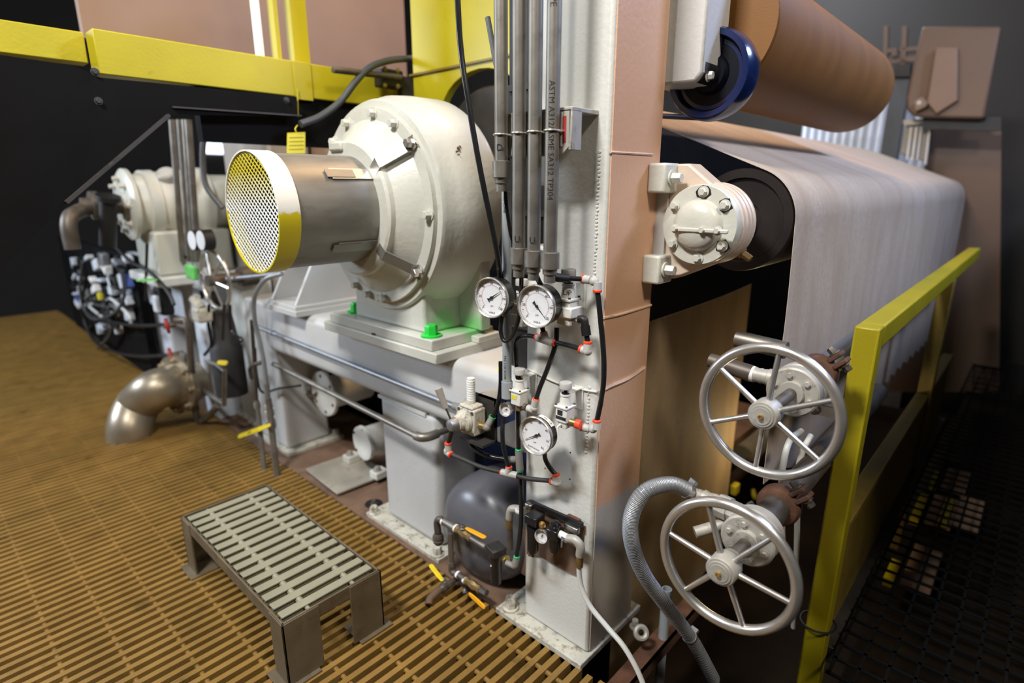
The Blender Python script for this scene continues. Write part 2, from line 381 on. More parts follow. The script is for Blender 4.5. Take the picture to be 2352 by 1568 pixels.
# ================================================================== MAIN COLUMN
CX0, CX1, CY0, CY1 = 1.375, 1.655, 0.915, 1.21
col = thing('machine_column', 'tall square white steel column with peach and grey side face and weld seams', 'column', (CX0, CY0, 0))
colm = two_tone('column_white', (0.64, 0.64, 0.60), (0.64, 0.64, 0.60), 2, 0.0, 0.1, 3, 0.1)
mb = MB(); mb.bx(CX0, CX1, CY0, CY1, 0.02, 3.4)
sh = part(mb, 'shaft', 'column_white', col)
cut = part(MB().bx(CX0-0.1, CX1+0.1, 1.118, 1.30, 1.418, 1.60), 'cutter', 'black')
bo_ = sh.modifiers.new('cut', 'BOOLEAN'); bo_.object = cut; bo_.operation = 'DIFFERENCE'; bo_.solver = 'EXACT'
dg = bpy.context.evaluated_depsgraph_get(); dg.update()
me_ = bpy.data.meshes.new_from_object(sh.evaluated_get(dg)); sh.modifiers.clear(); sh.data = me_
bpy.data.objects.remove(cut)
mo = sh.modifiers.new('bevel', 'BEVEL'); mo.width = 0.012; mo.segments = 3; mo.limit_method = 'ANGLE'; mo.angle_limit = math.radians(40)
pm = two_tone('column_peach', (0.46, 0.42, 0.36), (0.66, 0.385, 0.235), 2, 0.585, 0.012, 5, 0.10)  # peach above a ragged border, grey below
part(MB().bx(CX0+0.012, CX1-0.002, CY0-0.003, CY0+0.004, 0.03, 3.4), 'face_plate', 'column_peach', col, label='peach side face, grey below')
part(MB().bx(CX0-0.055, CX1+0.06, CY0-0.012, CY1+0.10, -0.004, 0.02), 'base_plate', 'dirty_white', col, bev=0.003)
for (x, y) in ((CX0-0.018, CY1+0.055),):
    part(MB().hexb((x, y, 0.02), (0, 0, 1), 0.022, 0.045), 'anchor_bolt', 'dirty_white', col)
# weld seams
part(MB().tube([(CX0+0.005, CY0-0.004, 1.225), (CX0+0.1, CY0-0.006, 1.222), (CX1, CY0-0.004, 1.222)], 0.0045, 6, 3), 'weld_seam', 'peach_weld', col)
part(MB().tube([(CX0+0.002, CY0-0.004, 0.995), (CX0+0.06, CY0-0.007, 1.0), (CX0+0.16, CY0-0.006, 0.998), (CX1-0.02, CY0-0.006, 1.012)], 0.006, 6, 3), 'weld_seam', 'peach_weld', col)
part(MB().tube([(CX0-0.002, CY1-0.01, 1.005), (CX0-0.003, 1.05, 0.985), (CX0-0.002, CY0+0.004, 0.993)], 0.004, 6, 3), 'weld_seam', 'weld', col)
part(MB().tube([(CX0+0.005, CY0-0.003, 1.688), (CX1-0.05, CY0-0.004, 1.69)], 0.004, 6, 3), 'weld_seam', 'peach_weld', col)
random.seed(3)
mb = MB(); z = 1.69
while z > 1.3:
    mb.sph((CX0-0.001, CY0+0.03+random.uniform(-.002, .002), z), 0.0055, 6, (1, 0, 0), 0.6); z -= 0.0105
part(mb, 'weld_seam', 'weld', col)
mb = MB(); z = 1.0
while z > 0.78:
    mb.sph((CX0-0.001, CY0+0.035+random.uniform(-.003, .003), z), 0.006, 6, (1, 0, 0), 0.6); z -= 0.0115
part(mb, 'weld_seam', 'weld', col)
for (px, py) in ((1310, 1039), (1309, 1100), (1252, 1075)):
    p = PX(px, py, CX0); part(MB().cyl(p+V((-0.0006, 0, 0)), p+V((0.002, 0, 0)), 0.0028, n=8), 'drilled_hole', 'black', col)

# ================================================================== SUPPORT BEAM AND POSTS
def rrect(y_or_x0, x1, z0, z1, r, n=6):
    pts = []
    for cx, cz, a in ((x1-r, z1-r, 0), (y_or_x0+r, z1-r, PI/2), (y_or_x0+r, z0+r, PI), (x1-r, z0+r, 1.5*PI)):
        for i in range(n+1): t = a+PI/2*i/n; pts.append((cx+r*math.cos(t), cz+r*math.sin(t)))
    return pts
BX0, BX1, BZ0, BZ1 = 1.40, 1.78, 0.655, 0.945
beam = thing('support_beam', 'long grey-white box beam carrying the gearbox above the posts', 'beam', (BX0, 1.22, BZ0))
prof = rrect(BX0, BX1, BZ0, BZ1, 0.045)
part(MB().prism([(x, 1.215, z) for x, z in prof], (0, 2.02, 0)), 'box_section', 'grey_white_paint', beam, ang=30)
part(MB().bx(BX0+0.02, BX0+0.26, 1.215, 1.235, BZ0+0.02, BZ1-0.02), 'end_plate', 'grey_white_paint', beam)
p = PX(1092, 838, BX0+0.01); part(MB().lathe((p.x+0.04, 1.40, BZ1-0.001), (0, 0, 1), [(0, .016), (.0022, .014)], 10), 'paint_spot', 'tag_yellow', beam)
post = thing('beam_post', 'short white square post on a bolted base plate below the beam', 'post', (1.42, 1.74, 0))
part(MB().bx(1.42, 1.66, 1.75, 2.17, 0.015, 0.66), 'shaft', 'grey_white_paint', post, bev=0.035, seg=4)
part(MB().bx(1.36, 1.72, 1.70, 2.26, -0.004, 0.015), 'base_plate', 'dirty_white', post, bev=0.002)
part(MB().prism([(1.415, 2.17, 0.655), (1.415, 1.82, 0.655), (1.415, 1.82, 0.64), (1.415, 2.17, 0.64)], (0.02, 0, 0)), 'weld_strip', 'weld', post)
for (x, y) in ((1.385, 1.735), (1.385, 2.225)):
    part(MB().hexb((x, y, 0.015), (0, 0, 1), 0.02, 0.035), 'anchor_bolt', 'dirty_white', post)
post2 = thing('beam_post', 'white square post at the far end of the beam behind the vertical hoses', 'post', (1.42, 3.1, 0))
part(MB().bx(1.43, 1.72, 3.22, 3.62, 0.015, 0.93), 'shaft', 'grey_white_paint', post2, bev=0.02, seg=3)
part(MB().bx(1.40, 1.78, 3.16, 3.70, -0.004, 0.015), 'base_plate', 'dirty_white', post2)
part(MB().hexb((1.75, 3.2, 0.015), (0, 0, 1), 0.02, 0.035), 'anchor_bolt', 'dirty_white', post2)

# conduit along the beam
a = PX(596, 752, 1.385); b = PX(1043, 932, 1.385)
cd = thing('beam_conduit', 'thin grey conduit clipped along the front of the beam', 'pipe', a)
part(MB().cyl(a, b, 0.0125, n=14), 'tube', 'galv', cd)
c = a.lerp(b, 0.10); part(MB().pipe(c+V((0, 0.008, 0)), c-V((0, 0.008, 0)), 0.0165, 0.012, 14), 'clip', 'galv', cd)
part(MB().tube([b, b+V((0, -0.03, 0)), b+V((-0.01, -0.05, -0.012))], 0.016, 10, 3), 'elbow', 'grey_plastic', cd)
# steel water pipe under the beam
a = PX(628, 838, 1.36); b = PX(955, 1000, 1.33); a.z = b.z+0.015
c = PX(1000, 990, 1.42)
wp = thing('steel_pipe', 'straight steel pipe running under the beam with a threaded elbow', 'pipe', a)
part(MB().cyl(a, b, 0.0135, n=14), 'tube', 'pipe_steel', wp)
part(MB().tube([b, b+V((0.004, -0.03, 0)), b+V((0.03, -0.048, 0)), b+V((0.075, -0.05, 0))], 0.0195, 12, 4), 'elbow', 'pipe_steel', wp)
part(MB().cyl(b+V((0.075, -0.05, 0)), b+V((0.26, -0.05, 0)), 0.0135, n=14), 'stub', 'pipe_steel', wp)

# ================================================================== GEARBOX
GY, GZ = 2.0, 1.51
gb = thing('gearbox', 'large round cream gearbox bolted to the beam with green foot bolts', 'gearbox', (1.4, GY, 0.94))
prof = [(1.235, 0), (1.235, 0.245), (1.243, 0.256), (1.262, 0.258), (1.335, 0.335), (1.338, 0.378), (1.356, 0.38), (1.358, 0.405), (1.372, 0.413), (1.40, 0.414), (1.43, 0.429), (1.50, 0.435), (1.63, 0.435), (1.648, 0.428), (1.66, 0.412), (1.668, 0.38), (1.672, 0.3), (1.672, 0)]
part(MB().lathe((0, GY, GZ), (1, 0, 0), [(t, r) for t, r in prof], 72), 'housing', 'cream_paint', gb, ang=32)
# pedestal with flared foot
ped = MB()
fx0, fx1 = 1.375, 1.63
outl = []
for t in range(9):
    q = t/8; z = 1.03+0.30*q; yy = 0.245-0.02*math.sin(q*PI/2)+0.0*q; outl.append((yy, z))
pts = [(GY+0.245, 1.03), (GY+0.235, 1.12), (GY+0.24, 1.22), (GY+0.30, 1.32), (GY+0.30, 1.4), (GY-0.30, 1.4), (GY-0.30, 1.30), (GY-0.255, 1.2), (GY-0.25, 1.1), (GY-0.265, 1.03)]
ped.prism([(fx0, y, z) for y, z in pts], (fx1-fx0, 0, 0))
part(ped, 'pedestal', 'cream_green', gb, bev=0.012, seg=3)
# gusset rib on the near side
part(MB().prism([(1.56, GY-0.25, 1.03), (1.56, GY-0.385, 1.03), (1.56, GY-0.385, 1.40), (1.56, GY-0.36, 1.44), (1.56, GY-0.25, 1.40)], (0.055, 0, 0)), 'rib', 'cream_green', gb, bev=0.006)
part(MB().prism([(1.50, GY+0.24, 1.03), (1.50, GY+0.37, 1.03), (1.50, GY+0.36, 1.08), (1.50, GY+0.28, 1.13), (1.50, GY+0.24, 1.13)], (0.12, 0, 0)), 'rib', 'grey_white_paint', gb, bev=0.006)
part(MB().bx(1.325, 1.66, GY-0.355, GY+0.39, 0.985, 1.03), 'foot_plate', 'cream_green', gb, bev=0.005)
part(MB().bx(1.315, 1.72, GY-0.39, GY+0.43, 0.942, 0.985), 'mount_plate', 'cream_paint', gb, bev=0.005)
part(MB().bx(1.53, 1.66, GY-0.40, GY-0.355, 0.985, 1.012), 'shim_bar', 'cream_paint', gb, bev=0.004)
p = PX(858, 768, 1.3235); part(MB().ob(p, (0, 1, 0), (0, 0, 1), 0.022, 0.006, 0.012), 'drain_slot', 'black', gb)
for (x, y) in ((1.37, GY-0.30), (1.415, GY+0.30)):
    bo = part(MB().hexb((x, y, 1.036), (0, 0, 1), 0.026, 0.042, False), 'foot_bolt', 'green_paint', gb, label='green painted hex bolt')
    part(MB().cyl((x, y, 1.03), (x, y, 1.037), 0.042, n=24), 'washer', 'green_paint', bo)
# bolts on the ring
for k, deg in enumerate((8, 30, 90+2, 145, 180-4, 190, 172, 205, 237, 285, 318, 338)):
    an = math.radians(deg)
    y = GY+0.357*math.sin(an)*-1; z = GZ+0.357*math.cos(an)
    if k in (3, ): continue
    part(MB().hexb((1.338, y, z), (-1, 0, 0), 0.0155, 0.024), 'cover_bolt', 'cream_paint', gb)
# lifting lug on cover
part(MB().ob((1.238, GY+0.06, GZ+0.235), (0, 1, 0), (0, 0, 1), 0.09, 0.03, 0.035), 'cover_pad', 'cream_paint', gb, bev=0.008)
# green overspray on the foot: thin paint films
# chipped paint patch
p0 = PX(998, 362, 1.46)
def chip(c, r, parent, nm='paint_chip'):
    random.seed(int(c.z*1e4)); d = (c-V((c.x, GY, GZ))); n = d.normalized(); u = V((1, 0, 0)); v = n.cross(u); pts = []
    for i in range(11):
        t = 2*PI*i/11; q = r*random.uniform(0.35, 1.0); pts.append(c+u*(q*math.cos(t)*1.2)+v*(q*math.sin(t)*0.7))
    part(MB().prism(pts, n*0.0012), nm, 'rust', parent)
an = math.radians(62)
for (xx, aa, rr) in ((1.465, 60, 0.014), (1.452, 61.6, 0.009), (1.478, 58.6, 0.007), (1.459, 63, 0.004)):
    t = math.radians(aa); rad = 0.4365; chip(V((xx, GY-rad*math.sin(t), GZ+rad*math.cos(t))), rr, gb)

# guard cylinder with brackets
gd = thing('shaft_guard', 'stainless shaft guard cylinder with a yellow rim and wire mesh end', 'guard', (0.85, GY, GZ-0.2))
mb = MB(); mb.pipe((0.905, GY, GZ), (1.240, GY, GZ), 0.1985, 0.196, 64)
part(mb, 'drum', 'guard_steel', gd)
rim = two_tone('rim_paint', (0.62, 0.52, 0.012), (0.85, 0.85, 0.80), 2, 0.205, 0.004, 60, 0.03, rough=0.35, bump=0.1)
part(MB().pipe((0.851, GY, GZ), (0.925, GY, GZ), 0.2055, 0.200, 64), 'rim', 'rim_paint', gd)
mm = two_tone('mesh_paint', (0.80, 0.82, 0.82), (0.60, 0.50, 0.02), 2, 0.275, 0.06, 4, 0.02, rough=0.4, bump=0.0)
# woven mesh in the end: two diagonal wire sets
mb = MB(); RR = 0.201; pitch = 0.0158; xw = 0.856; dirs = ((math.cos(0.62), math.sin(0.62)), (math.cos(-0.66), math.sin(-0.66)))
for di, (cy_, sz_) in enumerate(dirs):
    k = -14
    while k <= 14:
        off = k*pitch
        if abs(off) < RR-0.003:
            h = math.sqrt(RR*RR-off*off); nY, nZ = -sz_, cy_
            c = V((xw+di*0.0016, GY+nY*off, GZ+nZ*off)); d = V((0, cy_, sz_))
            mb.ob(c, d, (1, 0, 0), 2*h, 0.0036, 0.0022)
        k += 1
part(mb, 'wire_mesh', 'mesh_paint', gd, kind='stuff')
part(MB().lathe((1.05, GY, GZ), (1, 0, 0), [(0, 0), (0.0, 0.05), (0.01, 0.055), (0.03, 0.11), (0.18, 0.16), (0.184, 0.17)], 32), 'coupling_hub', 'bg_white', gd)
for i in range(6):
    an = 2*PI*i/6+0.3; part(MB().cyl((1.046, GY+0.035*math.cos(an), GZ+0.035*math.sin(an)), (1.06, GY+0.035*math.cos(an), GZ+0.035*math.sin(an)), 0.009, n=8), 'hub_bolt', 'black', gd)
def guard_bracket(deg, tone):
    an = math.radians(deg); d = V((0, -math.sin(an), math.cos(an))); tn = V((1, 0, 0)).cross(d).normalized(); o = V((0, GY, GZ)); wd = 0.046
    pl = [(1.075, 0.2015), (1.238, 0.2015), (1.236, 0.262), (1.312, 0.345), (1.334, 0.350), (1.334, 0.385)]
    mb = MB()
    for (x0, r0), (x1, r1) in zip(pl, pl[1:]):
        A = V((x0, 0, 0))+d*r0+o; B = V((x1, 0, 0))+d*r1+o; ax = (B-A); n = ax.normalized().cross(tn)
        mb.ob((A+B)/2, ax, n, ax.length+0.004, wd, 0.005)
    br = part(mb, 'bracket', tone, gd, bev=0.001)
    c = V((1.331, 0, 0))+d*0.366+o
    part(MB().hexb(c, (-1, 0, 0), 0.017, 0.026), 'bracket_bolt', 'chrome', br)
    part(MB().ob(V((1.11, 0, 0))+d*0.204+o+tn*0.0, (1, 0, 0), d, 0.11, 0.034, 0.004), 'weld_tab', 'guard_steel', br)
guard_bracket(50, 'steel'); guard_bracket(128, 'guard_steel'); guard_bracket(-62, 'steel'); guard_bracket(-124, 'steel')

# ================================================================== SECOND BRACKET ON THE BEAM
bk = thing('bearing_bracket', 'grey gusseted steel bracket standing on the beam behind the guard', 'bracket', (1.36, 2.72, 0.945))
P0 = PX(615, 700, 1.36); P1 = PX(684, 723, 1.36)
y0, y1 = P1.y, P0.y
part(MB().bx(1.35, 1.75, y0, y1, 0.975, 0.995), 'foot_plate', 'grey_white_paint', bk, bev=0.003)
part(MB().bx(1.34, 1.75, y0-0.02, y1+0.02, 0.943, 0.975), 'mount_plate', 'grey_white_paint', bk, bev=0.003)
for yy in (y0+0.03, y1-0.05):
    part(MB().prism([(1.37, yy, 0.995), (1.75, yy, 0.995), (1.75, yy, 1.35), (1.56, yy, 1.35)], (0, 0.022, 0)), 'gusset', 'grey_white_paint', bk, bev=0.002)
part(MB().bx(1.56, 1.75, y0, y1, 1.35, 1.37), 'top_plate', 'grey_white_paint', bk)

# ================================================================== STEP BENCH
SX0, SX1, SY0, SY1, SZ = 0.611, 0.979, 1.566, 2.476, 0.25
bn = thing('step_bench', 'low steel step bench with a slatted top on the floor grating', 'step', (SX0, SY0, 0))
t = 0.007; hh = 0.05
for (x0, x1, y0_, y1_) in ((SX0, SX1, SY0, SY0+t), (SX0, SX1, SY1-t, SY1), (SX0, SX0+t, SY0, SY1), (SX1-t, SX1, SY0, SY1)):
    part(MB().bx(x0, x1, y0_, y1_, SZ-hh, SZ), 'frame_rail', 'bench_steel', bn, bev=0.0015)
for (x, y) in ((SX0, SY0), (SX1, SY0), (SX0, SY1), (SX1, SY1)):
    sx = 1 if x == SX0 else -1; sy = 1 if y == SY0 else -1; e = -0.0035
    mb = MB()
    lw = 0.125 if y == SY0 else 0.10
    xa, xb = sorted((x+sx*e, x+sx*lw)); ya, yb_ = sorted((y+sy*e, y+sy*(e+0.007))); mb.bx(xa, xb, ya, yb_, 0.008, SZ-0.004)
    xa, xb = sorted((x+sx*e, x+sx*(e+0.007))); ya, yb_ = sorted((y+sy*e, y+sy*0.09)); mb.bx(xa, xb, ya, yb_, 0.008, SZ-0.004)
    lg = part(mb, 'leg', 'bench_steel', bn, bev=0.001)
    xa, xb = sorted((x-sx*0.03, x+sx*0.105)); ya, yb_ = sorted((y-sy*0.02, y+sy*0.105)); part(MB().bx(xa, xb, ya, yb_, 0.001, 0.008), 'foot_plate', 'bench_steel', lg, bev=0.001)
ns = 15; pitch_s = (SY1-SY0-0.03)/ns
msl = mesh_of(MB().bx(SX0+0.014, SX1-0.012, -0.0175, 0.0175, -0.007, 0.0).bx(SX0+0.016, SX1-0.014, -0.004, 0.004, -0.034, -0.007), 'slat', V((SX0, SY0, 0))); msl.materials.append(M['bench_slat'])
for i in range(ns):
    o = bpy.data.objects.new('slat', msl); COL.objects.link(o); o.parent = bn; o.location = (0, 0.022+SY0+pitch_s*(i+0.5)-0.005, SZ-0.001)
    mo = o.modifiers.new('bevel', 'BEVEL'); mo.width = 0.0015; mo.segments = 1
for fx in (0.27, 0.73):
    part(MB().cyl((SX0+(SX1-SX0)*fx, SY0+0.01, SZ-0.014), (SX0+(SX1-SX0)*fx, SY1-0.01, SZ-0.014), 0.008, n=10), 'cross_rod', 'bench_slat', bn)
    for i in range(ns-1):
        yy = 0.022+SY0+pitch_s*(i+1)-0.005; part(MB().lathe((SX0+(SX1-SX0)*fx, yy-0.011, SZ-0.0135), (0, 1, 0), [(0, 0.0115), (0.022, 0.0115)], 8), 'rod_spacer', 'bench_slat', bn)
text("24", 0.03, (SX0+0.06, SY0-0.0045+0.008, 0.17), (1, 0, 0.1), (0, 0, 1), 'marker_writing', 'ink', bn)
text("12", 0.03, (SX1-0.05, SY0-0.0045+0.008, 0.055), (1, 0, 0.1), (0, 0, 1), 'marker_writing', 'ink', bn)
part(MB().bx(SX1-0.075, SX1-0.01, SY0+0.0022, SY0+0.004, 0.134, 0.137), 'saw_mark', 'ink', bn)

# ================================================================== ROLLS AND PAPER WEB
RY, RZ, RR0 = 0.74, 1.49, 0.165
rl = thing('felt_roll', 'dark steel guide roll under the paper web beside the bearing', 'roll', (1.9, RY, RZ))
part(MB().lathe((1.895, RY, RZ), (1, 0, 0), [(0.02, 0), (0.02, 0.06), (0.012, 0.062), (0.012, 0.13), (0.0, 0.135), (0, RR0-0.004), (0.005, RR0-0.001), (4.6, RR0-0.001), (4.6, 0)], 64), 'shell', 'roll_dark', rl)
part(MB().lathe((1.70, RY, RZ), (1, 0, 0), [(0, 0.05), (0.06, 0.05), (0.06, 0.058), (0.10, 0.058), (0.10, 0.045), (0.23, 0.045)], 32), 'journal', 'black_iron', rl)

def paper(name, c, c2, world=True):
    mt = mat(name, c, 0.75, var=0.10, scale=55, bump=0.12, bscale=220); nt = mt.node_tree; N = nt.nodes; L = nt.links
    b = N['Principled BSDF']; src = b.inputs['Base Color'].links[0].from_socket
    tc = [n for n in N if n.type == 'TEX_COORD'][0]
    mp = N.new('ShaderNodeMapping'); mp.inputs['Scale'].default_value = (3.0, 0.8, 0.8); L.new(tc.outputs['Object'], mp.inputs[0])
    nz = N.new('ShaderNodeTexNoise'); nz.inputs['Scale'].default_value = 2.2; nz.inputs['Detail'].default_value = 5; L.new(mp.outputs[0], nz.inputs['Vector'])
    rp = N.new('ShaderNodeValToRGB'); rp.color_ramp.elements[0].position = 0.42; rp.color_ramp.elements[1].position = 0.66; L.new(nz.outputs['Fac'], rp.inputs[0])
    mx = N.new('ShaderNodeMixRGB'); L.new(rp.outputs[0], mx.inputs[0]); L.new(src, mx.inputs[1]); mx.inputs[2].default_value = (*c2, 1); L.new(mx.outputs[0], b.inputs['Base Color'])
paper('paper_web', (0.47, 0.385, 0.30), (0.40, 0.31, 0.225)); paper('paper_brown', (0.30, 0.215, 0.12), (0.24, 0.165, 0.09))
rw = RR0+0.003
prof = []
n0 = math.radians(112)
tp = V((0, RY+rw*math.cos(n0), RZ+rw*math.sin(n0))); dr = V((0, math.sin(n0), -math.cos(n0)))
for i in range(9): prof.append(tp+dr*(0.72*(1-i/8)))
for i in range(1, 15):
    an = n0+(math.radians(183)-n0)*i/14; prof.append(V((0, RY+rw*math.cos(an), RZ+rw*math.sin(an))))
last = prof[-1]
for i in range(1, 15): prof.append(V((0, last.y-0.016*i/14, last.z+(0.60-last.z)*i/14)))
rows = []
xs = []
x = 1.895
while x < 6.4: xs.append(x); x += 0.0275
def webz(X):
    b = 0.60-0.09*(X-1.9) if X < 3.4 else 0.465-0.012*(X-3.4)
    if X > 2.1: b += -0.055*(((X-2.1)/0.2) % 1.0)
    return b
for k, p in enumerate(prof):
    r = []
    f = max(0, (k-22)/14)
    for X in xs:
        q = V((X, p.y, p.z))
        if k > 22:
            q.z = last.z+(webz(X)-last.z)*f
            q.y += f*0.014*math.sin(X*2.2+q.z*5.0)*math.sin(X*0.9)
        r.append(q)
    rows.append(r)
single(MB().sheet(rows, 0.002), 'paper_web', 'paper_web', 'wide sheet of pale brown paper running over the roll and hanging with a toothed hem', 'paper')
# inner paper loop seen beside the column
rows = []
for k in range(14):
    r = []
    for j in range(40):
        X = 1.75+1.30*j/39; z = 1.10-1.6*k/13
        r.append(V((X, 1.05+0.05*((j/39)**3), z)))
    rows.append(r)
single(MB().sheet(rows, 0.002), 'inner_paper_sheet', 'paper_brown', 'brown paper sheet hanging in the dark behind the column and handwheels', 'paper')

orr = thing('dryer_roll', 'large orange-brown roll above the paper web', 'roll', (2.05, 0.9, 2.08))
part(MB().lathe((1.90, 0.90, 2.08), (1, 0, 0), [(0, 0.06), (0, 0.20), (0.01, 0.21), (1.62, 0.21), (1.68, 0.205), (1.72, 0.18), (1.73, 0)], 64, close=False), 'shell', 'orange_roll', orr)
part(MB().lathe((1.896, 0.90, 2.08), (1, 0, 0), [(0, 0), (0, 0.208), (0.006, 0.208)], 48), 'end_disc', 'orange_roll', orr)
part(MB().lathe((1.8, 0.90, 2.08), (1, 0, 0), [(0, 0.05), (0.25, 0.05)], 24), 'journal', 'black', orr)
bl = thing('blue_roll_head', 'glossy dark blue round roll head beside the column top', 'pulley', (1.86, 0.885, 1.945))
part(MB().lathe((1.83, 0.85, 1.93), (1, 0, 0), [(-0.012, 0.09), (-0.012, 0.104), (-0.035, 0.110), (-0.035, 0.126), (-0.02, 0.132), (0.02, 0.134), (0.05, 0.127), (0.05, 0)], 56, close=False), 'rim', 'blue_gloss', bl)
part(MB().lathe((1.83, 0.85, 1.93), (1, 0, 0), [(-0.03, 0), (-0.03, 0.05), (-0.01, 0.06), (-0.01, 0.100), (-0.03, 0.110)], 48, close=False), 'face', 'black_blue' if 'black_blue' in M else mat('black_blue', (0.002, 0.003, 0.008), 0.4, spec=0.25), bl)
part(MB().lathe((1.72, 0.85, 1.93), (1, 0, 0), [(0, 0.035), (0.12, 0.035)], 24), 'shaft', 'black', bl)
part(MB().cyl((1.90, 0.90, 1.815), (2.0, 1.6, 1.90), 0.009, n=8), 'guide_rod', 'blue_gloss', bl)
rm = thing('roll_mount', 'grey-white cast mount with a hex bolt at the top of the column', 'bracket', (1.66, 0.8, 1.87))
a = PX(1522, 195, 1.70); b = PX(1610, 190, 1.70)
part(MB().prism([(1.70, a.y+0.05, a.z), (1.70, b.y+0.02, b.z+0.005), (1.70, b.y, b.z+0.03), (1.70, b.y, 2.6), (1.70, a.y+0.05, 2.6)], (0.16, 0, 0)), 'block', 'grey_white_paint', rm, bev=0.008)
p = PX(1617, 172, 1.72); part(MB().hexb((1.74, b.y, p.z), (0, -1, 0), 0.012, 0.015), 'bolt', 'grey_white_paint', rm)

# ================================================================== BEARING HOUSING
bh = thing('bearing_housing', 'cream pillow block bearing housing bolted to the column side', 'bearing', (1.6, CY0, 1.3))
bx0, bx1 = 1.592, 1.76
cy_, cz_ = 0.758, 1.487
pts = [(CY0-0.001, 1.655), (0.86, 1.662), (0.81, 1.655)]
for i in range(15):
    an = math.radians(62+(302-62)*i/14); pts.append((cy_+0.125*math.cos(an), cz_+0.125*math.sin(an)))
pts += [(0.80, 1.335), (0.86, 1.305), (CY0-0.001, 1.305)]
pts = [p for p in pts]
mb = MB()
body = [(0.878, 1.663), (0.818, 1.663)]
for i in range(17):
    an = math.radians(97+(240-97)*i/16); body.append((cy_+0.120*math.cos(an), cz_+0.120*math.sin(an)))
body += [(0.84, 1.316), (0.878, 1.312)]
mb.prism([(bx0+0.066, y, z) for y, z in body], (bx1-bx0-0.085, 0, 0))
hs = part(mb, 'body', 'peach_cream' if 'peach_cream' in M else 'cream_paint', bh, bev=0.006, seg=2)
for z0, z1 in ((1.578, 1.665), (1.303, 1.392)):
    ft = part(MB().bx(bx0-0.006, bx0+0.085, CY0-0.062, CY0-0.0005, z0, z1), 'foot', 'cream_paint', bh, bev=0.008, seg=3)
    part(MB().hexb((bx0+0.030, CY0-0.062, (z0+z1)/2), (0, -1, 0), 0.0165, 0.030), 'foot_bolt', 'cream_paint', ft)
part(MB().bx(bx0+0.055, bx0+0.13, CY0-0.04, CY0-0.0006, 1.392, 1.578), 'web_plate', 'grey_white_paint', bh)
BC = bx0+0.046
# round cap facing the viewer
part(MB().lathe((BC-0.012, cy_, cz_), (1, 0, 0), [(0, 0), (0.0, 0.062), (0.001, 0.114), (0.006, 0.117), (0.05, 0.117)], 48), 'cap_flange', 'cream_paint', bh)
part(MB().lathe((BC-0.012, cy_, cz_), (-1, 0, 0), [(0, 0.076), (0.004, 0.074), (0.016, 0.071), (0.026, 0.060), (0.033, 0.042), (0.036, 0.02), (0.036, 0)], 40), 'cap_dome', 'cream_paint', bh, ang=60)
part(MB().ob((BC-0.046, cy_-0.03, cz_-0.012), (0, 1, 0), (0, 0, 1), 0.15, 0.012, 0.012), 'cap_seam', 'cream_paint', bh, bev=0.003)
for dy in (0.055, -0.03, -0.075):
    part(MB().hexb((BC-0.045, cy_+dy, cz_-0.010), (-1, 0, 0), 0.0095, 0.012), 'seam_bolt', 'cream_paint', bh)
for k, deg in enumerate((5, 52, 107-52+0, 125, 175, 232, 305)):
    an = math.radians(deg); bolt_c = V((BC-0.012, cy_-0.096*math.sin(an), cz_+0.096*math.cos(an)))
    if k == 2: continue
    bo = part(MB().hexb(bolt_c, (-1, 0, 0), 0.0115, 0.014), 'cap_bolt', 'cream_paint', bh)
    if k in (0, 1, 3):
        random.seed(k); q = [bolt_c+V((-0.0006, math.cos(i*0.7)*random.uniform(.016, .026), math.sin(i*0.7)*random.uniform(.016, .024))) for i in range(9)]
        part(MB().prism(q, (0.0012, 0, 0)), 'paint_chip', 'black', bo)
for k in range(3):
    part(MB().lathe((bx0+0.085+0.026*k, cy_, cz_), (1, 0, 0), [(0, 0.117), (0.008, 0.123), (0.020, 0.123), (0.028, 0.117)], 48), 'ring', 'peach_cream', bh)
part(MB().lathe((bx1-0.02, cy_, cz_), (1, 0, 0), [(0, 0.11), (0.03, 0.105), (0.03, 0.07)], 40), 'seal_ring', 'peach_paint', bh)
part(MB().hexb((bx1+0.0, cy_-0.085, cz_-0.085), (0, -1, -0.6), 0.012, 0.03), 'grease_fitting', 'bronze', bh)

# ================================================================== YELLOW GUARD RAIL
gr = thing('guard_rail', 'yellow square tube guard rail in front of the hanging paper', 'railing', (2.0, 0.36, -0.6))
part(MB().bx(2.0, 2.075, 0.320, 0.390, -0.6, 1.176), 'post', 'yellow_rail', gr, bev=0.006)
part(MB().bx(2.075, 5.2, 0.320, 0.390, 1.101, 1.176), 'top_rail', 'yellow_rail', gr, bev=0.006)
part(MB().bx(3.9, 3.975, 0.320, 0.390, -0.6, 1.10), 'post', 'yellow_dirty', gr, bev=0.006)
part(MB().bx(2.075, 5.0, 0.33, 0.392, 0.405, 0.435), 'mid_rail', 'yellow_dirty', gr, bev=0.003)
part(MB().bx(2.075, 5.0, 0.34, 0.352, -0.05, 0.405), 'kick_panel', 'yellow_dirty', gr, bev=0.002)
part(MB().bx(2.075, 5.0, 0.30, 0.352, -0.12, -0.05), 'bottom_angle', 'dark_steel', gr, bev=0.002)
part(MB().torus((2.037, 0.36, 0.06), (0, 0.05, 1), 0.058, 0.004, 28, 6), 'cable_tie', 'black', gr)
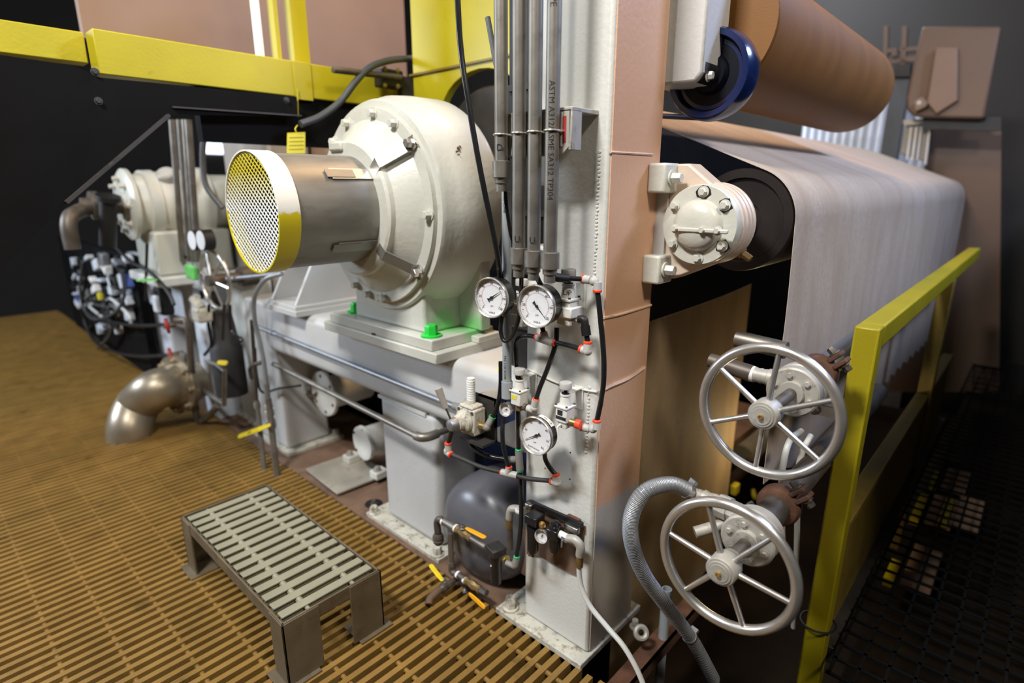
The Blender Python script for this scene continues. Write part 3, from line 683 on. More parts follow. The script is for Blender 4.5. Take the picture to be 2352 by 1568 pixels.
# black walkway mesh low on the right
wm = part(MB().bx(1.9, 7.0, -1.6, 0.29, -0.33, -0.32), 'floor_walkway', 'pit_dark', kind='structure')
for i in range(60):
    part(MB().bx(1.9+i*0.085, 1.9+i*0.085+0.012, -1.6, 0.29, -0.02, -0.012), 'mesh_wire', 'matte_black', wm)
for i in range(24):
    part(MB().bx(1.9, 7.0, 0.285-i*0.075-0.01, 0.285-i*0.075, -0.02, -0.012), 'mesh_wire', 'matte_black', wm)
for (px, py, L_) in ((2100, 1190, 0.35), (2140, 1115, 0.25), (2165, 1195, 0.35), (2040, 1330, 0.2)):
    p = PZ(px, py, -0.2); part(MB().bx(p.x, p.x+L_, p.y-0.02, p.y+0.02, -0.24, -0.2), 'under_beam', 'yellow_paint', wm)
    part(MB().bx(p.x+0.1, p.x+0.5, p.y-0.16, p.y-0.04, -0.26, -0.24), 'under_slab', 'tan_paint', wm)

# unseen deck added above the walkway to shade kick panel, mesh and lower web
ct = thing('shade_deck', 'added steel shade deck above the walkway, out of view at the right', 'light blocker', (1.6, -0.8, 2.0))
part(MB().bx(1.7, 8.0, -1.7, -0.34, 2.0, 2.03), 'deck', 'dark_steel', ct)
for x_ in (1.75, 4.8, 7.9): part(MB().bx(x_, x_+0.08, -1.7, -1.62, -1.0, 2.0), 'leg', 'dark_steel', ct)
part(MB().bx(1.7, 8.0, -0.38, -0.34, 1.92, 2.0), 'edge_beam', 'dark_steel', ct)
# ================================================================== HANDWHEEL VALVES
def valve(c, R_, rot, name, label, flx, clx, endx):
    cx_, cy, cz = c
    t = thing(name, label, 'valve', c)
    wh = part(MB().torus(c, (1, 0, 0), R_-0.0125, 0.0132, 72, 12), 'wheel_rim', 'chrome', t)
    hubx = cx_-0.028
    for k in range(6):
        an = rot+k*PI/3; d = V((0, -math.sin(an), math.cos(an)))
        part(MB().cyl(V((hubx+0.02, cy, cz))+d*0.028, V(c)+d*(R_-0.015), 0.0078, 0.0066, n=12), 'spoke', 'chrome', t)
    part(MB().lathe((hubx-0.012, cy, cz), (1, 0, 0), [(0, 0), (0, 0.028), (0.004, 0.0295), (0.004, 0.034), (0.008, 0.037), (0.05, 0.037), (0.056, 0.032), (0.075, 0.028)], 36), 'hub', 'cast_dirty', t)
    part(MB().lathe((hubx-0.014, cy, cz), (1, 0, 0), [(0, 0), (0, 0.022), (0.004, 0.023)], 32), 'hub_cap', 'cast_dirty', t)
    part(MB().lathe((hubx-0.022, cy, cz), (1, 0, 0), [(0.003, 0), (0.003, 0.0028), (0, 0.003), (0, 0.006), (0.008, 0.0065)], 16), 'grease_fitting', 'brass', t)
    part(MB().cyl((hubx+0.06, cy, cz), (flx, cy, cz), 0.016, n=20), 'stem', 'black_iron', t)
    part(MB().lathe((flx-0.012, cy, cz), (1, 0, 0), [(0, 0.02), (0, 0.032), (0.012, 0.034), (0.012, 0.066), (0.016, 0.071), (0.045, 0.071), (0.047, 0.067), (0.055, 0.067), (0.058, 0.072), (0.085, 0.072), (0.10, 0.058), (0.13, 0.044)], 44), 'bonnet', 'cast_dirty', t)
    for k in range(6):
        an = k*PI/3+0.3; part(MB().hexb((flx, cy+0.05*math.cos(an), cz+0.05*math.sin(an)), (-1, 0, 0), 0.0085, 0.008), 'bonnet_bolt', 'cast_dirty', t)
    part(MB().cyl((flx+0.11, cy, cz), (clx, cy, cz), 0.040, n=28), 'nozzle', 'black_iron', t)
    cl = part(MB().lathe((clx-0.012, cy, cz), (1, 0, 0), [(0, 0.045), (0.004, 0.055), (0.016, 0.061), (0.042, 0.061), (0.054, 0.055), (0.058, 0.045)], 32), 'clamp', 'rust', t)
    for sg in (1, -1):
        d = V((0, -0.6*sg, 0.8*sg)).normalized(); e = V((0, 0.8*sg, 0.6*sg))
        for q in (1, -1):
            part(MB().ob(V((clx+0.017, cy, cz))+V((0, -sg*0.7, 0.72*sg)).normalized()*0.078+V((0, 0.72, 0.7)).normalized()*0.012*q, (0, -sg*0.7, 0.72*sg), (1, 0, 0), 0.045, 0.014, 0.045), 'clamp_lug', 'rust', cl, bev=0.004)
        bc = V((clx+0.017, cy, cz))+V((0, -sg*0.7, 0.72*sg)).normalized()*0.080
        part(MB().hexb(bc+V((0, 0.72, 0.7))*0.02, (0, 0.72, 0.7), 0.012, 0.02), 'clamp_bolt', 'black_iron', cl)
        part(MB().hexb(bc-V((0, 0.72, 0.7))*0.02, (0, -0.72, -0.7), 0.012, 0.02), 'clamp_nut', 'black_iron', cl)
    part(MB().cyl((clx+0.03, cy, cz), (endx, cy, cz), 0.040, n=32), 'feed_pipe', 'black_iron' if flx < 1.5 else 'blue_pipe', t)
    return t
mat('blue_pipe', (0.20, 0.22, 0.27), 0.35, 0.6, var=0.1, scale=8)
WA = V((1.43, 0.44, 1.045)); WB = V((1.24, 0.432, 0.70))
va = valve(WA, 0.180, 0.0+math.radians(4), 'handwheel_valve', 'valve with a round steel handwheel at the upper right, beside the yellow rail', 1.62, 1.83, 4.2)
vb = valve(WB, 0.176, math.radians(-22), 'handwheel_valve', 'valve with a worn steel handwheel at the lower right, fed by the clear hose', 1.372, 1.60, 2.9)
# side fittings of the upper valve
c = V((1.665, 0.44, 1.045))
part(MB().lathe(c+V((0, 0.05, 0.015)), (0, 1, 0), [(0, 0.026), (0.03, 0.026), (0.03, 0.021), (0.036, 0.023), (0.044, 0.021), (0.052, 0.023), (0.06, 0.021), (0.07, 0.023)], 20), 'threaded_port', 'cast_dirty', va)
part(MB().cyl(c+V((0, 0.12, 0.015)), c+V((0, 0.135, 0.015)), 0.024, n=18), 'tape_ring', 'white_plastic', va)
part(MB().cyl(c+V((0, 0.13, 0.015)), c+V((0.0, 0.26, 0.03)), 0.026, 0.022, n=18), 'side_pipe', 'black_iron', va)
part(MB().cyl(c+V((0.2, 0.1, 0.05)), c+V((0.2, 0.26, 0.06)), 0.028, n=18), 'cross_pipe', 'pipe_steel', va)
part(MB().bx(1.74, 1.752, 0.33, 0.48, 0.955, 0.985), 'support_strap', 'steel', va)
part(MB().hexb((1.74, 0.405, 0.97), (-1, 0, 0), 0.012, 0.012), 'strap_bolt', 'black_iron', va)
# side outlet of the lower valve, up to the clear hose
c = V((1.43, 0.432, 0.715))
hb0 = c+V((0, 0.045, 0.02)); hb1 = PY(1592, 1131, 0.62); hd = hb1-hb0; hl = hd.length
part(MB().lathe(hb0, hd, [(0, 0.030), (hl*0.20, 0.030), (hl*0.20, 0.034), (hl*0.42, 0.034), (hl*0.44, 0.027), (hl*0.55, 0.027)], 8), 'hex_adapter', 'cast_dirty', vb)
part(MB().lathe(hb0+hd*0.5, hd, [(0, 0.022), (hl*0.12, 0.024), (hl*0.14, 0.021), (hl*0.26, 0.024), (hl*0.28, 0.019), (hl*0.52, 0.018)], 14), 'hose_barb', 'cast_dirty', vb)
part(MB().cyl(c+V((0.02, 0.06, -0.015)), c+V((-0.06, 0.14, -0.05)), 0.016, n=14), 'drain_cock', 'cast_dirty', vb)
# clear ribbed hose
hp = [c+V((-0.01, 0.18, 0.108)), PY(1590, 1130, 0.62), PY(1540, 1112, 0.66), PY(1480, 1130, 0.70), PY(1450, 1185, 0.72), PY(1452, 1250, 0.72), PY(1480, 1320, 0.70), PY(1530, 1390, 0.67), PY(1590, 1470, 0.64), PY(1640, 1560, 0.60)]
hp = hp[1:]
mt = mat('clear_hose', (0.36, 0.37, 0.38), 0.22, var=0.1, scale=10); mt.node_tree.nodes['Principled BSDF'].inputs['Transmission Weight'].default_value = 0.35
hs_ = thing('clear_hose', 'clear ribbed plastic hose looping down beside the column', 'hose', hp[-1])
rr_ = 0.0212
part(MB().tube(hp, rr_, 16, 10), 'tube', 'clear_hose', hs_)
P = crom(hp, 10); mb = MB()
for a_, b_ in zip(P, P[1:]):
    d = (b_-a_); mb.torus(a_, d, rr_+0.0004, 0.0014, 18, 5)
    mb.torus((a_+b_)/2, d, rr_+0.0004, 0.0014, 18, 5)
part(mb, 'spiral_rib', 'galv', hs_, kind='stuff')
for i in (2, len(P)-12):
    d = P[i+1]-P[i]; q = part(MB().pipe(P[i]-d.normalized()*0.007, P[i]+d.normalized()*0.007, rr_+0.0035, rr_+0.0005, 24), 'hose_clamp', 'chrome', hs_)
    up = V((0, 0, 1)) - d.normalized()*d.normalized().z; part(MB().ob(P[i]+up.normalized()*(rr_+0.008), d.cross(up), up, 0.026, 0.012, 0.012), 'clamp_screw', 'galv', q)

# ================================================================== VERTICAL CONDUITS ON THE COLUMN
bkt = thing('conduit_bracket', 'grey channel bracket with red scrapes holding four vertical conduits', 'bracket', (1.256, 1.08, 1.68))
part(MB().prism([(1.256, 1.219, 1.79), (1.256, 1.222, 1.70), (1.256, 1.20, 1.682), (1.256, 0.985, 1.675), (1.256, 0.958, 1.70), (1.256, 0.955, 1.792)], (0.012, 0, 0)), 'channel_web', 'cast_dirty', bkt, bev=0.002)
part(MB().bx(1.256, 1.376, 0.952, 1.219, 1.785, 1.797), 'top_flange', 'cast_dirty', bkt, bev=0.002)
part(MB().bx(1.256, 1.30, 0.952, 0.962, 1.69, 1.79), 'end_flange', 'cast_dirty', bkt, bev=0.002)
part(MB().bx(1.2545, 1.2562, 0.970, 0.980, 1.71, 1.775), 'red_scrape', 'red_paint', bkt)
part(MB().bx(1.2545, 1.2562, 0.982, 0.987, 1.70, 1.785), 'white_scrape', 'white_plastic', bkt)
PXC = 1.234
pipes = [((1146, 60), (1156, 372), 'leftmost'), ((1187, 60), (1197, 572), ''), ((1225, 60), (1231, 578), ''), ((1268, 60), (1268, 582), '')]
lab = ['leftmost of the four vertical steel conduits, ending high beside the grey plastic pipe', 'second vertical steel conduit from the left on the bracket', 'third vertical steel conduit from the left on the bracket', 'rightmost vertical steel conduit, printed along its side and ending in a black elbow']
for k, (a_, b_, _) in enumerate(pipes):
    A = PX(*a_, PXC); B = PX(*b_, PXC); A.y = B.y = (A.y+B.y)/2; A.z = 2.9
    cdt = thing('vertical_conduit', lab[k], 'pipe', B, 'vertical conduits on the column')
    part(MB().cyl(A, B, 0.0190, n=24), 'tube', 'pipe_steel', cdt)
    part(MB().lathe(B+V((0, 0, 0.004)), (0, 0, -1), [(0, 0.020), (0.002, 0.0265), (0.046, 0.0265), (0.048, 0.021), (0.062, 0.020), (0.064, 0.0165), (0.085, 0.0165), (0.085, 0.010)], 24), 'coupling', 'pipe_steel', cdt)
    zc = PX(1190, 307, PXC).z
    part(MB().torus((PXC, B.y, zc), (0.05, 0, 1), 0.0215, 0.0028, 28, 6), 'u_clamp', 'chrome', cdt)
    for sg in (-1, 1):
        part(MB().cyl((PXC, B.y+sg*0.0215, zc), (1.262, B.y+sg*0.0215, zc), 0.0028, n=8), 'clamp_leg', 'chrome', cdt)
    vdir = V((1, 0.9, 0)).normalized()
    nrm = V((-1, -0.55, 0)).normalized(); ud = V((0, 0, -1)); vd = nrm.cross(ud)
    if k == 3:
        p = V((PXC, B.y, 1.78))+nrm*0.019
        text("ASTM A312/ASME SA312 TP304", 0.022, (p.x, p.y, 1.71), ud, vd, 'print', 'ink', cdt, cyl=0.0192)
        text("SEAMLESS PIPE", 0.024, (p.x, p.y, 2.10), ud, vd, 'print', 'ink', cdt, cyl=0.0192)
        text("6", 0.022, (p.x, p.y, 1.44), vd*-1, (0, 0, 1), 'marker_letter', 'ink', cdt)
    else:
        p = V((PXC, B.y, 0))+nrm*0.0196; z_ = PX(1150, 340, PXC).z if k == 0 else PX(1190, 548, PXC).z
        text("D" if k == 0 else "U", 0.026, (p.x, p.y, z_), V((0.45, -0.9, 0)), (0, 0, 1), 'marker_letter', 'ink', cdt)
# grey plastic pipe
A = PX(1163, 440, 1.29); B = PX(1165, 905, 1.29); A.y = B.y = (A.y+B.y)/2
pv = thing('plastic_conduit', 'grey plastic pipe rising between the gearbox and the column', 'pipe', B)
part(MB().cyl(A, B, 0.0150, n=24), 'tube', 'grey_pvc', pv)
part(MB().pipe(B+V((0, 0, 0.045)), B+V((0, 0, -0.012)), 0.0185, 0.0152, 24), 'socket', 'grey_pvc', pv)
nrm = V((-1, -0.3, 0)).normalized(); ud = V((0, 0, -1)); vd = nrm.cross(ud)
for zz in (1.56, 1.03):
    p = V((A.x, A.y, zz))+nrm*0.0152; text("PVC 1120 SCH40", 0.011, p, ud, vd, 'print', 'ink', pv, cyl=0.0152)
# grey cable beside the leftmost conduit
p1 = [PX(1120, 40, 1.30), PX(1138, 140, 1.30), PX(1152, 215, 1.29), PX(1160, 300, 1.285), PX(1166, 370, 1.285)]
single(MB().tube(p1, 0.008, 10, 5), 'grey_cable', 'cable_grey', 'grey cable dropping behind the leftmost vertical conduit', 'cable')
p1 = [PX(1050, -20, 1.20), PX(1058, 108, 1.20), PX(1075, 230, 1.20), PX(1105, 400, 1.21), PX(1141, 575, 1.24), PX(1150, 650, 1.28)]
single(MB().tube(p1, 0.0085, 12, 6), 'black_cable', 'black_gloss', 'thick black cable slanting down in front of the gearbox', 'cable')
p1 = [PX(1161, 438, 1.262), PX(1163, 470, 1.265), PX(1170, 520, 1.28), PX(1178, 570, 1.31), PX(1182, 640, 1.33)]
single(MB().tube(p1, 0.006, 10, 6), 'air_hose', 'black_gloss', 'short black hose curving out below the leftmost conduit', 'hose')
# dark gap filler: black plate with rungs added behind
tr = thing('gap_filler', 'dark narrow filler plate added in the gap left of the column', 'filler', (1.52, 1.3, 0.95))
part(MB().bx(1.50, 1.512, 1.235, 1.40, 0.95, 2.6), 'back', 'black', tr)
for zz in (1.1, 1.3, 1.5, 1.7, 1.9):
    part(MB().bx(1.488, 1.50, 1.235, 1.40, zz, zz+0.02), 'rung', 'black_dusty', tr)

# ================================================================== GAUGES, REGULATORS, AIR TUBING
mt = bpy.data.materials.new('glass_pane'); mt.use_nodes = True; nt = mt.node_tree; nt.nodes.clear()
o_ = nt.nodes.new('ShaderNodeOutputMaterial'); mx = nt.nodes.new('ShaderNodeMixShader'); tr_ = nt.nodes.new('ShaderNodeBsdfTransparent'); gl = nt.nodes.new('ShaderNodeBsdfGlossy')
gl.inputs['Roughness'].default_value = 0.03; mx.inputs[0].default_value = 0.06
nt.links.new(tr_.outputs[0], mx.inputs[1]); nt.links.new(gl.outputs[0], mx.inputs[2]); nt.links.new(mx.outputs[0], o_.inputs[0]); M['glass_pane'] = mt
def gauge(c, nrm, r, depth, label, needle, nums, word, roll=0.0, red=True, name='pressure_gauge', case='black_gloss', bez='chrome', group=None):
    n = V(nrm).normalized(); c = V(c); t = thing(name, label, 'gauge', c)
    up = (V((0, 0, 1))-n*n.z).normalized(); rt = up.cross(n).normalized()   # right as seen by the reader
    cr, sr = math.cos(roll), math.sin(roll); up, rt = up*cr-rt*sr, rt*cr+up*sr
    B = c-n*depth
    part(MB().lathe(B, n, [(0, 0), (0, r*0.90), (0.004, r*0.97), (depth-0.006, r*0.985), (depth-0.006, r*0.95), (depth-0.010, r*0.95)], 48, close=False), 'case', case, t)
    part(MB().lathe(c-n*0.012, n, [(0, r*0.99), (0.004, r*1.03), (0.012, r*1.03), (0.015, r*0.99), (0.013, r*0.95), (0.004, r*0.93)], 56, close=False), 'bezel', bez, t)
    dl = part(MB().lathe(c-n*0.009, n, [(0, 0), (0, r*0.95)], 56, close=False), 'dial', 'dial_white', t)
    f = c-n*0.0086
    def at2(u, v, lift=0.0): return f+rt*(u*r)+up*(v*r)+n*lift
    mb = MB(); mr = MB()
    for i in range(51):
        a = math.radians(225-270*i/50); big = i % 5 == 0
        for B_, r0, r1, w_ in ((mb, 0.84 if not big else 0.78, 0.88, 0.010 if not big else 0.018),):
            d = (math.cos(a), math.sin(a)); B_.ob(at2(d[0]*(r0+r1)/2, d[1]*(r0+r1)/2), rt*d[0]+up*d[1], n, (r1-r0)*r, w_*r, 0.0003)
        if red:
            d = (math.cos(a), math.sin(a)); mr.ob(at2(d[0]*0.62, d[1]*0.62), rt*d[0]+up*d[1], n, 0.06*r, 0.012*r, 0.0003)
    part(mb, 'scale', 'ink', dl, kind='stuff')
    if red: part(mr, 'red_scale', 'ink_red', dl, kind='stuff')
    for i, s_ in enumerate(nums):
        a = math.radians(225-270*i/(len(nums)-1)); text(s_, r*0.17, at2(math.cos(a)*0.70 if not red else math.cos(a)*0.73, math.sin(a)*0.72), rt, up, 'numeral', 'ink', dl)
    text(word, r*0.15, at2(0, -0.78), rt, up, 'maker_name', 'ink', dl)
    text("psi", r*0.14, at2(0, -0.42), rt, up, 'unit', 'ink', dl)
    a = math.radians(needle); d = rt*math.cos(a)+up*math.sin(a); e = n.cross(d)
    nd = MB(); nd.prism([f+d*(0.78*r)+n*0.003, f+e*(0.035*r)+n*0.003, f-d*(0.16*r)+e*(0.04*r)+n*0.003, f-d*(0.26*r)+e*(0.10*r)+n*0.003, f-d*(0.26*r)-e*(0.10*r)+n*0.003, f-d*(0.16*r)-e*(0.04*r)+n*0.003, f-e*(0.035*r)+n*0.003], n*0.0006)
    nd.cyl(f+n*0.001, f+n*0.005, r*0.07, n=14)
    part(nd, 'needle', 'ink', t)
    part(MB().lathe(c-n*0.0015, n, [(0, 0), (0, r*0.95)], 40, close=False), 'glass', 'glass_pane', t)
    return t
NA = V((-1, -0.16, 0.0))
GA = PX(1126, 684, 1.225); GB = PX(1230, 704, 1.225); GC = PX(1229, 1001, 1.235)
ga = gauge(GA, NA, 0.062, 0.052, 'round black pressure gauge nearest the gearbox, upper left of the pair', 33, ['0', '20', '40', '60', '80', '100', '120'], 'WIKA')
gbb = gauge(GB, NA, 0.062, 0.055, 'round black pressure gauge on the column, right one of the upper pair', -47, ['0', '20', '40', '60', '80', '100', '120'], 'WIKA')
gc = gauge(GC, (-1, -0.10, 0.04), 0.060, 0.040, 'round black pressure gauge lower on the column with a white sticker on its case', 222, ['0', '10', '20', '30', '40', '50', '60'], 'ASHCROFT', roll=math.radians(-12), red=False)
n = V((-1, -0.10, 0.04)).normalized()
an0 = V((0, -0.25, 1)).normalized()
mbk = MB(); up = V((0, 0, 1)); rt_ = up.cross(n)
for i in range(6):
    a0, a1 = math.radians(38+9*i), math.radians(47+9*i)
    q = [GC-n*d_+(rt_*math.cos(a_)+up*math.sin(a_))*0.0612 for a_, d_ in ((a0, 0.016), (a1, 0.016), (a1, 0.034), (a0, 0.034))]
    mbk.add(q, [(0, 1, 2, 3)])
part(mbk, 'sticker', 'white_plastic', gc)
text("CKP19", 0.011, GC-n*0.025+(rt_*math.cos(1.05)+up*math.sin(1.05))*0.0616, rt_*math.sin(1.05)*1-up*math.cos(1.05), n*1.0, 'sticker_text', 'ink', gc)
part(MB().cyl(GC-n*0.040, GC-n*0.075+V((0, -0.02, 0.01)), 0.007, n=10), 'stem', 'brass', gc)
part(MB().cyl(GA-NA.normalized()*0.04+V((0, -0.01, -0.035)), GA-NA.normalized()*0.105+V((0, -0.035, -0.028)), 0.011, n=14), 'stem', 'brass', ga)
part(MB().cyl(GB-NA.normalized()*0.04+V((0, -0.01, -0.035)), GB-NA.normalized()*0.105+V((0, -0.02, -0.028)), 0.011, n=14), 'stem', 'brass', gbb)

def fit_rings(path_end, d, col, parent, r=0.0105):
    d = V(d).normalized(); part(MB().lathe(path_end-d*0.006, d, [(0, 0.008), (0, r*0.9), (0.003, r*1.12), (0.008, r*1.12), (0.010, r*0.95)], 18), 'release_ring', col, parent)
def elbow(parent, p0, d0, p1, d1, r=0.0125, mt_='light_grey_plastic', ring='red_ring'):
    """push-in elbow: two sockets joined at their meeting point"""
    p0, p1, d0, d1 = V(p0), V(p1), V(d0).normalized(), V(d1).normalized()
    m_ = (p0+p1)/2
    el = part(MB().cyl(p0, p0-d0*0.026, r, r*0.95, n=18).cyl(p1, p1-d1*0.026, r, r*0.95, n=18).sph(m_-(d0+d1)*0.012, r*1.12, 14), 'elbow_fitting', mt_, parent)
    if ring:
        fit_rings(p0, d0, ring, el, r*0.95); fit_rings(p1, d1, ring, el, r*0.95)
    return el
def hose(name, label, pts, r=0.0078, mt_='black_gloss', k=7):
    t = thing(name, label, 'hose', pts[-1]); part(MB().tube(pts, r, 12, k), 'tube', mt_, t); return t
# right long tube from the conduit elbow down to the lower right regulator
XT = 1.325
tpts = [PX(1372, 668, XT), PX(1380, 740, XT), PX(1387, 830, XT), PX(1384, 900, XT), PX(1371, 966, XT)]
h1 = hose('air_hose', 'long black air hose bowing down the column edge between two white elbows', tpts)
elbow(h1, tpts[0], (0, 0, -1), PX(1340, 641, XT), (0, 1, 0)); elbow(h1, tpts[-1], (0.02, 0.05, 1), PX(1336, 980, XT), (-0.3, 1, 0.1))
cpl = [PX(1268, 612, PXC+0.01), PX(1268, 630, PXC+0.01), PX(1280, 637, PXC+0.02), PX(1305, 639, PXC+0.05), PX(1342, 641, XT)]
h2 = hose('air_hose', 'short black hose with a thick elbow leaving the rightmost conduit', cpl, 0.0075)
part(MB().tube(cpl[:4], 0.0125, 14, 6), 'elbow_fitting', 'black', h2)
# middle run with tees
XM = 1.31
e0 = PX(1330, 733, XM); e1 = PX(1343, 742, XM); e2 = PX(1350, 786, XM)
h3 = hose('air_hose', 'black hose with a thick connector dropping from the upper right regulator', [e0, PX(1338, 733, XM), e1, PX(1346, 762, XM), e2], 0.0078)
part(MB().tube([e0, PX(1340, 733, XM), e1, PX(1344, 750, XM)], 0.0115, 14, 5), 'elbow_fitting', 'black', h3); part(MB().cyl(PX(1344, 748, XM), PX(1347, 770, XM), 0.014, n=14), 'connector', 'black', h3)
elbow(h3, e2, (0.05, 0.05, 1), PX(1334, 801, XM), (-0.1, 1, 0.15))
q0 = PX(1334, 801, XM); q1 = PX(1276, 786, XM)
h4 = hose('air_hose', 'short black hose running level between a white elbow and a white tee', [q0, q0.lerp(q1, .5)+V((0, 0, .001)), q1])
tee = part(MB().cyl(PX(1272, 788, XM), PX(1235, 775, XM), 0.0125, n=16).cyl(PX(1253, 783, XM), PX(1249, 764, XM), 0.012, n=16), 'tee_fitting', 'light_grey_plastic', h4)
fit_rings(PX(1274, 787, XM), (0, -1, -.1), 'red_ring', tee); fit_rings(PX(1233, 774, XM), (0, 1, 0.1), 'red_ring', tee); fit_rings(PX(1249, 764, XM), (0, 0.1, 1), 'red_ring', tee)
hose('air_hose', 'very short black hose from the tee up to the back of the right gauge', [PX(1249, 766, XM), PX(1245, 748, XM), PX(1243, 725, XM-.01)])
hose('air_hose', 'black hose bending from the tee down behind the lower left regulator', [PX(1234, 774, XM), PX(1212, 771, XM), PX(1192, 775, XM+.005), PX(1184, 792, XM+.01), PX(1186, 830, XM+.015), PX(1189, 870, XM+.02), PX(1190, 940, XM+0.02)])
h5 = hose('air_hose', 'straight black hose slanting down to the lower left regulator elbow', [PX(1279, 752, XM+.01), PX(1276, 790, XM+.005), PX(1258, 845, XM), PX(1240, 890, XM-.005), PX(1231, 918, XM-0.01)])
elbow(h5, PX(1231, 917, XM-.01), (0, -0.25, 1), PX(1213, 937, XM-.01), (0, 1, 0), ring=None)
fit_rings(PX(1231, 917, XM-.01), (0, -0.25, 1), 'red_ring', h5)
hose('air_hose', 'glossy black hose looping from the left gauge up to the second conduit', [PX(1153, 728, 1.25), PX(1150, 760, 1.25), PX(1159, 783, 1.25), PX(1177, 772, 1.25), PX(1190, 735, 1.25), PX(1196, 690, 1.25), PX(1198, 620, 1.24)], 0.0068)
hose('air_hose', 'black hose dropping behind the right gauge from the third conduit', [PX(1233, 635, 1.24), PX(1240, 650, 1.25), PX(1255, 675, 1.29), PX(1262, 700, 1.31)])
hose('air_hose', 'black hose hanging beside the grey plastic pipe to the manual valve', [PX(1150, 830, 1.31), PX(1150, 880, 1.305), PX(1146, 915, 1.30), PX(1138, 945, 1.295), PX(1128, 962, 1.29)])
# long vertical supply tube
vt = [PX(1190, 940, 1.325), PX(1191, 1000, 1.32), PX(1192, 1050, 1.315), PX(1196, 1100, 1.31), PX(1197, 1180, 1.30), PX(1193, 1240, 1.295), PX(1187, 1278, 1.29)]
h6 = hose('air_hose', 'long black supply hose running straight down with a grey green-ringed tee', vt, 0.0082)
te = part(MB().cyl(PX(1191, 1035, 1.315), PX(1194, 1078, 1.312), 0.0128, n=16).cyl(PX(1192, 1055, 1.314), PX(1170, 1055, 1.314), 0.012, n=16), 'tee_fitting', 'grey_plastic', h6)
fit_rings(PX(1191, 1033, 1.315), (0, 0, 1), 'green_ring', te); fit_rings(PX(1194, 1080, 1.312), (0, 0, -1), 'green_ring', te); fit_rings(PX(1168, 1055, 1.314), (0, 1, 0), 'green_ring', te)
fit_rings(PX(1187, 1278, 1.29), (0, 0, 1), 'green_ring', h6)
part(MB().cyl(PX(1187, 1280, 1.29), PX(1182, 1298, 1.285), 0.012, n=14).sph(PX(1180, 1298, 1.285), 0.013, 12).cyl(PX(1180, 1299, 1.285), PX(1164, 1292, 1.285), 0.0105, n=14), 'elbow_fitting', 'grey_plastic', h6)
hose('air_hose', 'black hose sagging from below the manual valve to the green-ringed tee', [PX(1080, 1012, 1.255), PX(1086, 1026, 1.255), PX(1105, 1040, 1.265), PX(1135, 1050, 1.285), PX(1170, 1055, 1.313)])
h7 = hose('air_hose', 'dusty black hose running from the manual valve elbow to the column', [PX(1038, 1044, 1.225), PX(1065, 1055, 1.235), PX(1105, 1072, 1.25), PX(1152, 1084, 1.27), PX(1210, 1098, 1.30), PX(1266, 1104, 1.325)], 0.0078, 'black_dusty')
elbow(h7, PX(1036, 1044, 1.225), (0, -1, -0.15), PX(1029, 1018, 1.225), (0, 0, 1))
hose('air_hose', 'short black hose from the manual valve down to its red-ringed elbow', [PX(1038, 985, 1.23), PX(1034, 1002, 1.228), PX(1029, 1020, 1.225)])
tw = part(MB().cyl(PX(1152, 1084, 1.27), PX(1188, 1092, 1.29), 0.0125, n=16).cyl(PX(1166, 1087, 1.277), PX(1169, 1074, 1.28), 0.012, n=14), 'tee_fitting', 'light_grey_plastic', h7)
fit_rings(PX(1152, 1084, 1.27), (-.2, 1, 0.2), 'red_ring', tw); fit_rings(PX(1169, 1073, 1.28), (0, 0, 1), 'red_ring', tw)
elbow(h7, PX(1267, 1104, 1.325), (-0.1, 1, 0), PX(1277, 1090, 1.325), (0, 0.3, 1))
hose('air_hose', 'black hose from the lower gauge down to the white elbow on the column', [PX(1250, 1030, 1.30), PX(1253, 1055, 1.315), PX(1264, 1075, 1.32), PX(1277, 1091, 1.325)])
hose('air_hose', 'black hose bowing up past the lower left regulator from the red-ringed tee', [PX(1169, 1074, 1.28), PX(1157, 1030, 1.285), PX(1154, 990, 1.29), PX(1156, 950, 1.31), PX(1160, 900, 1.32)])

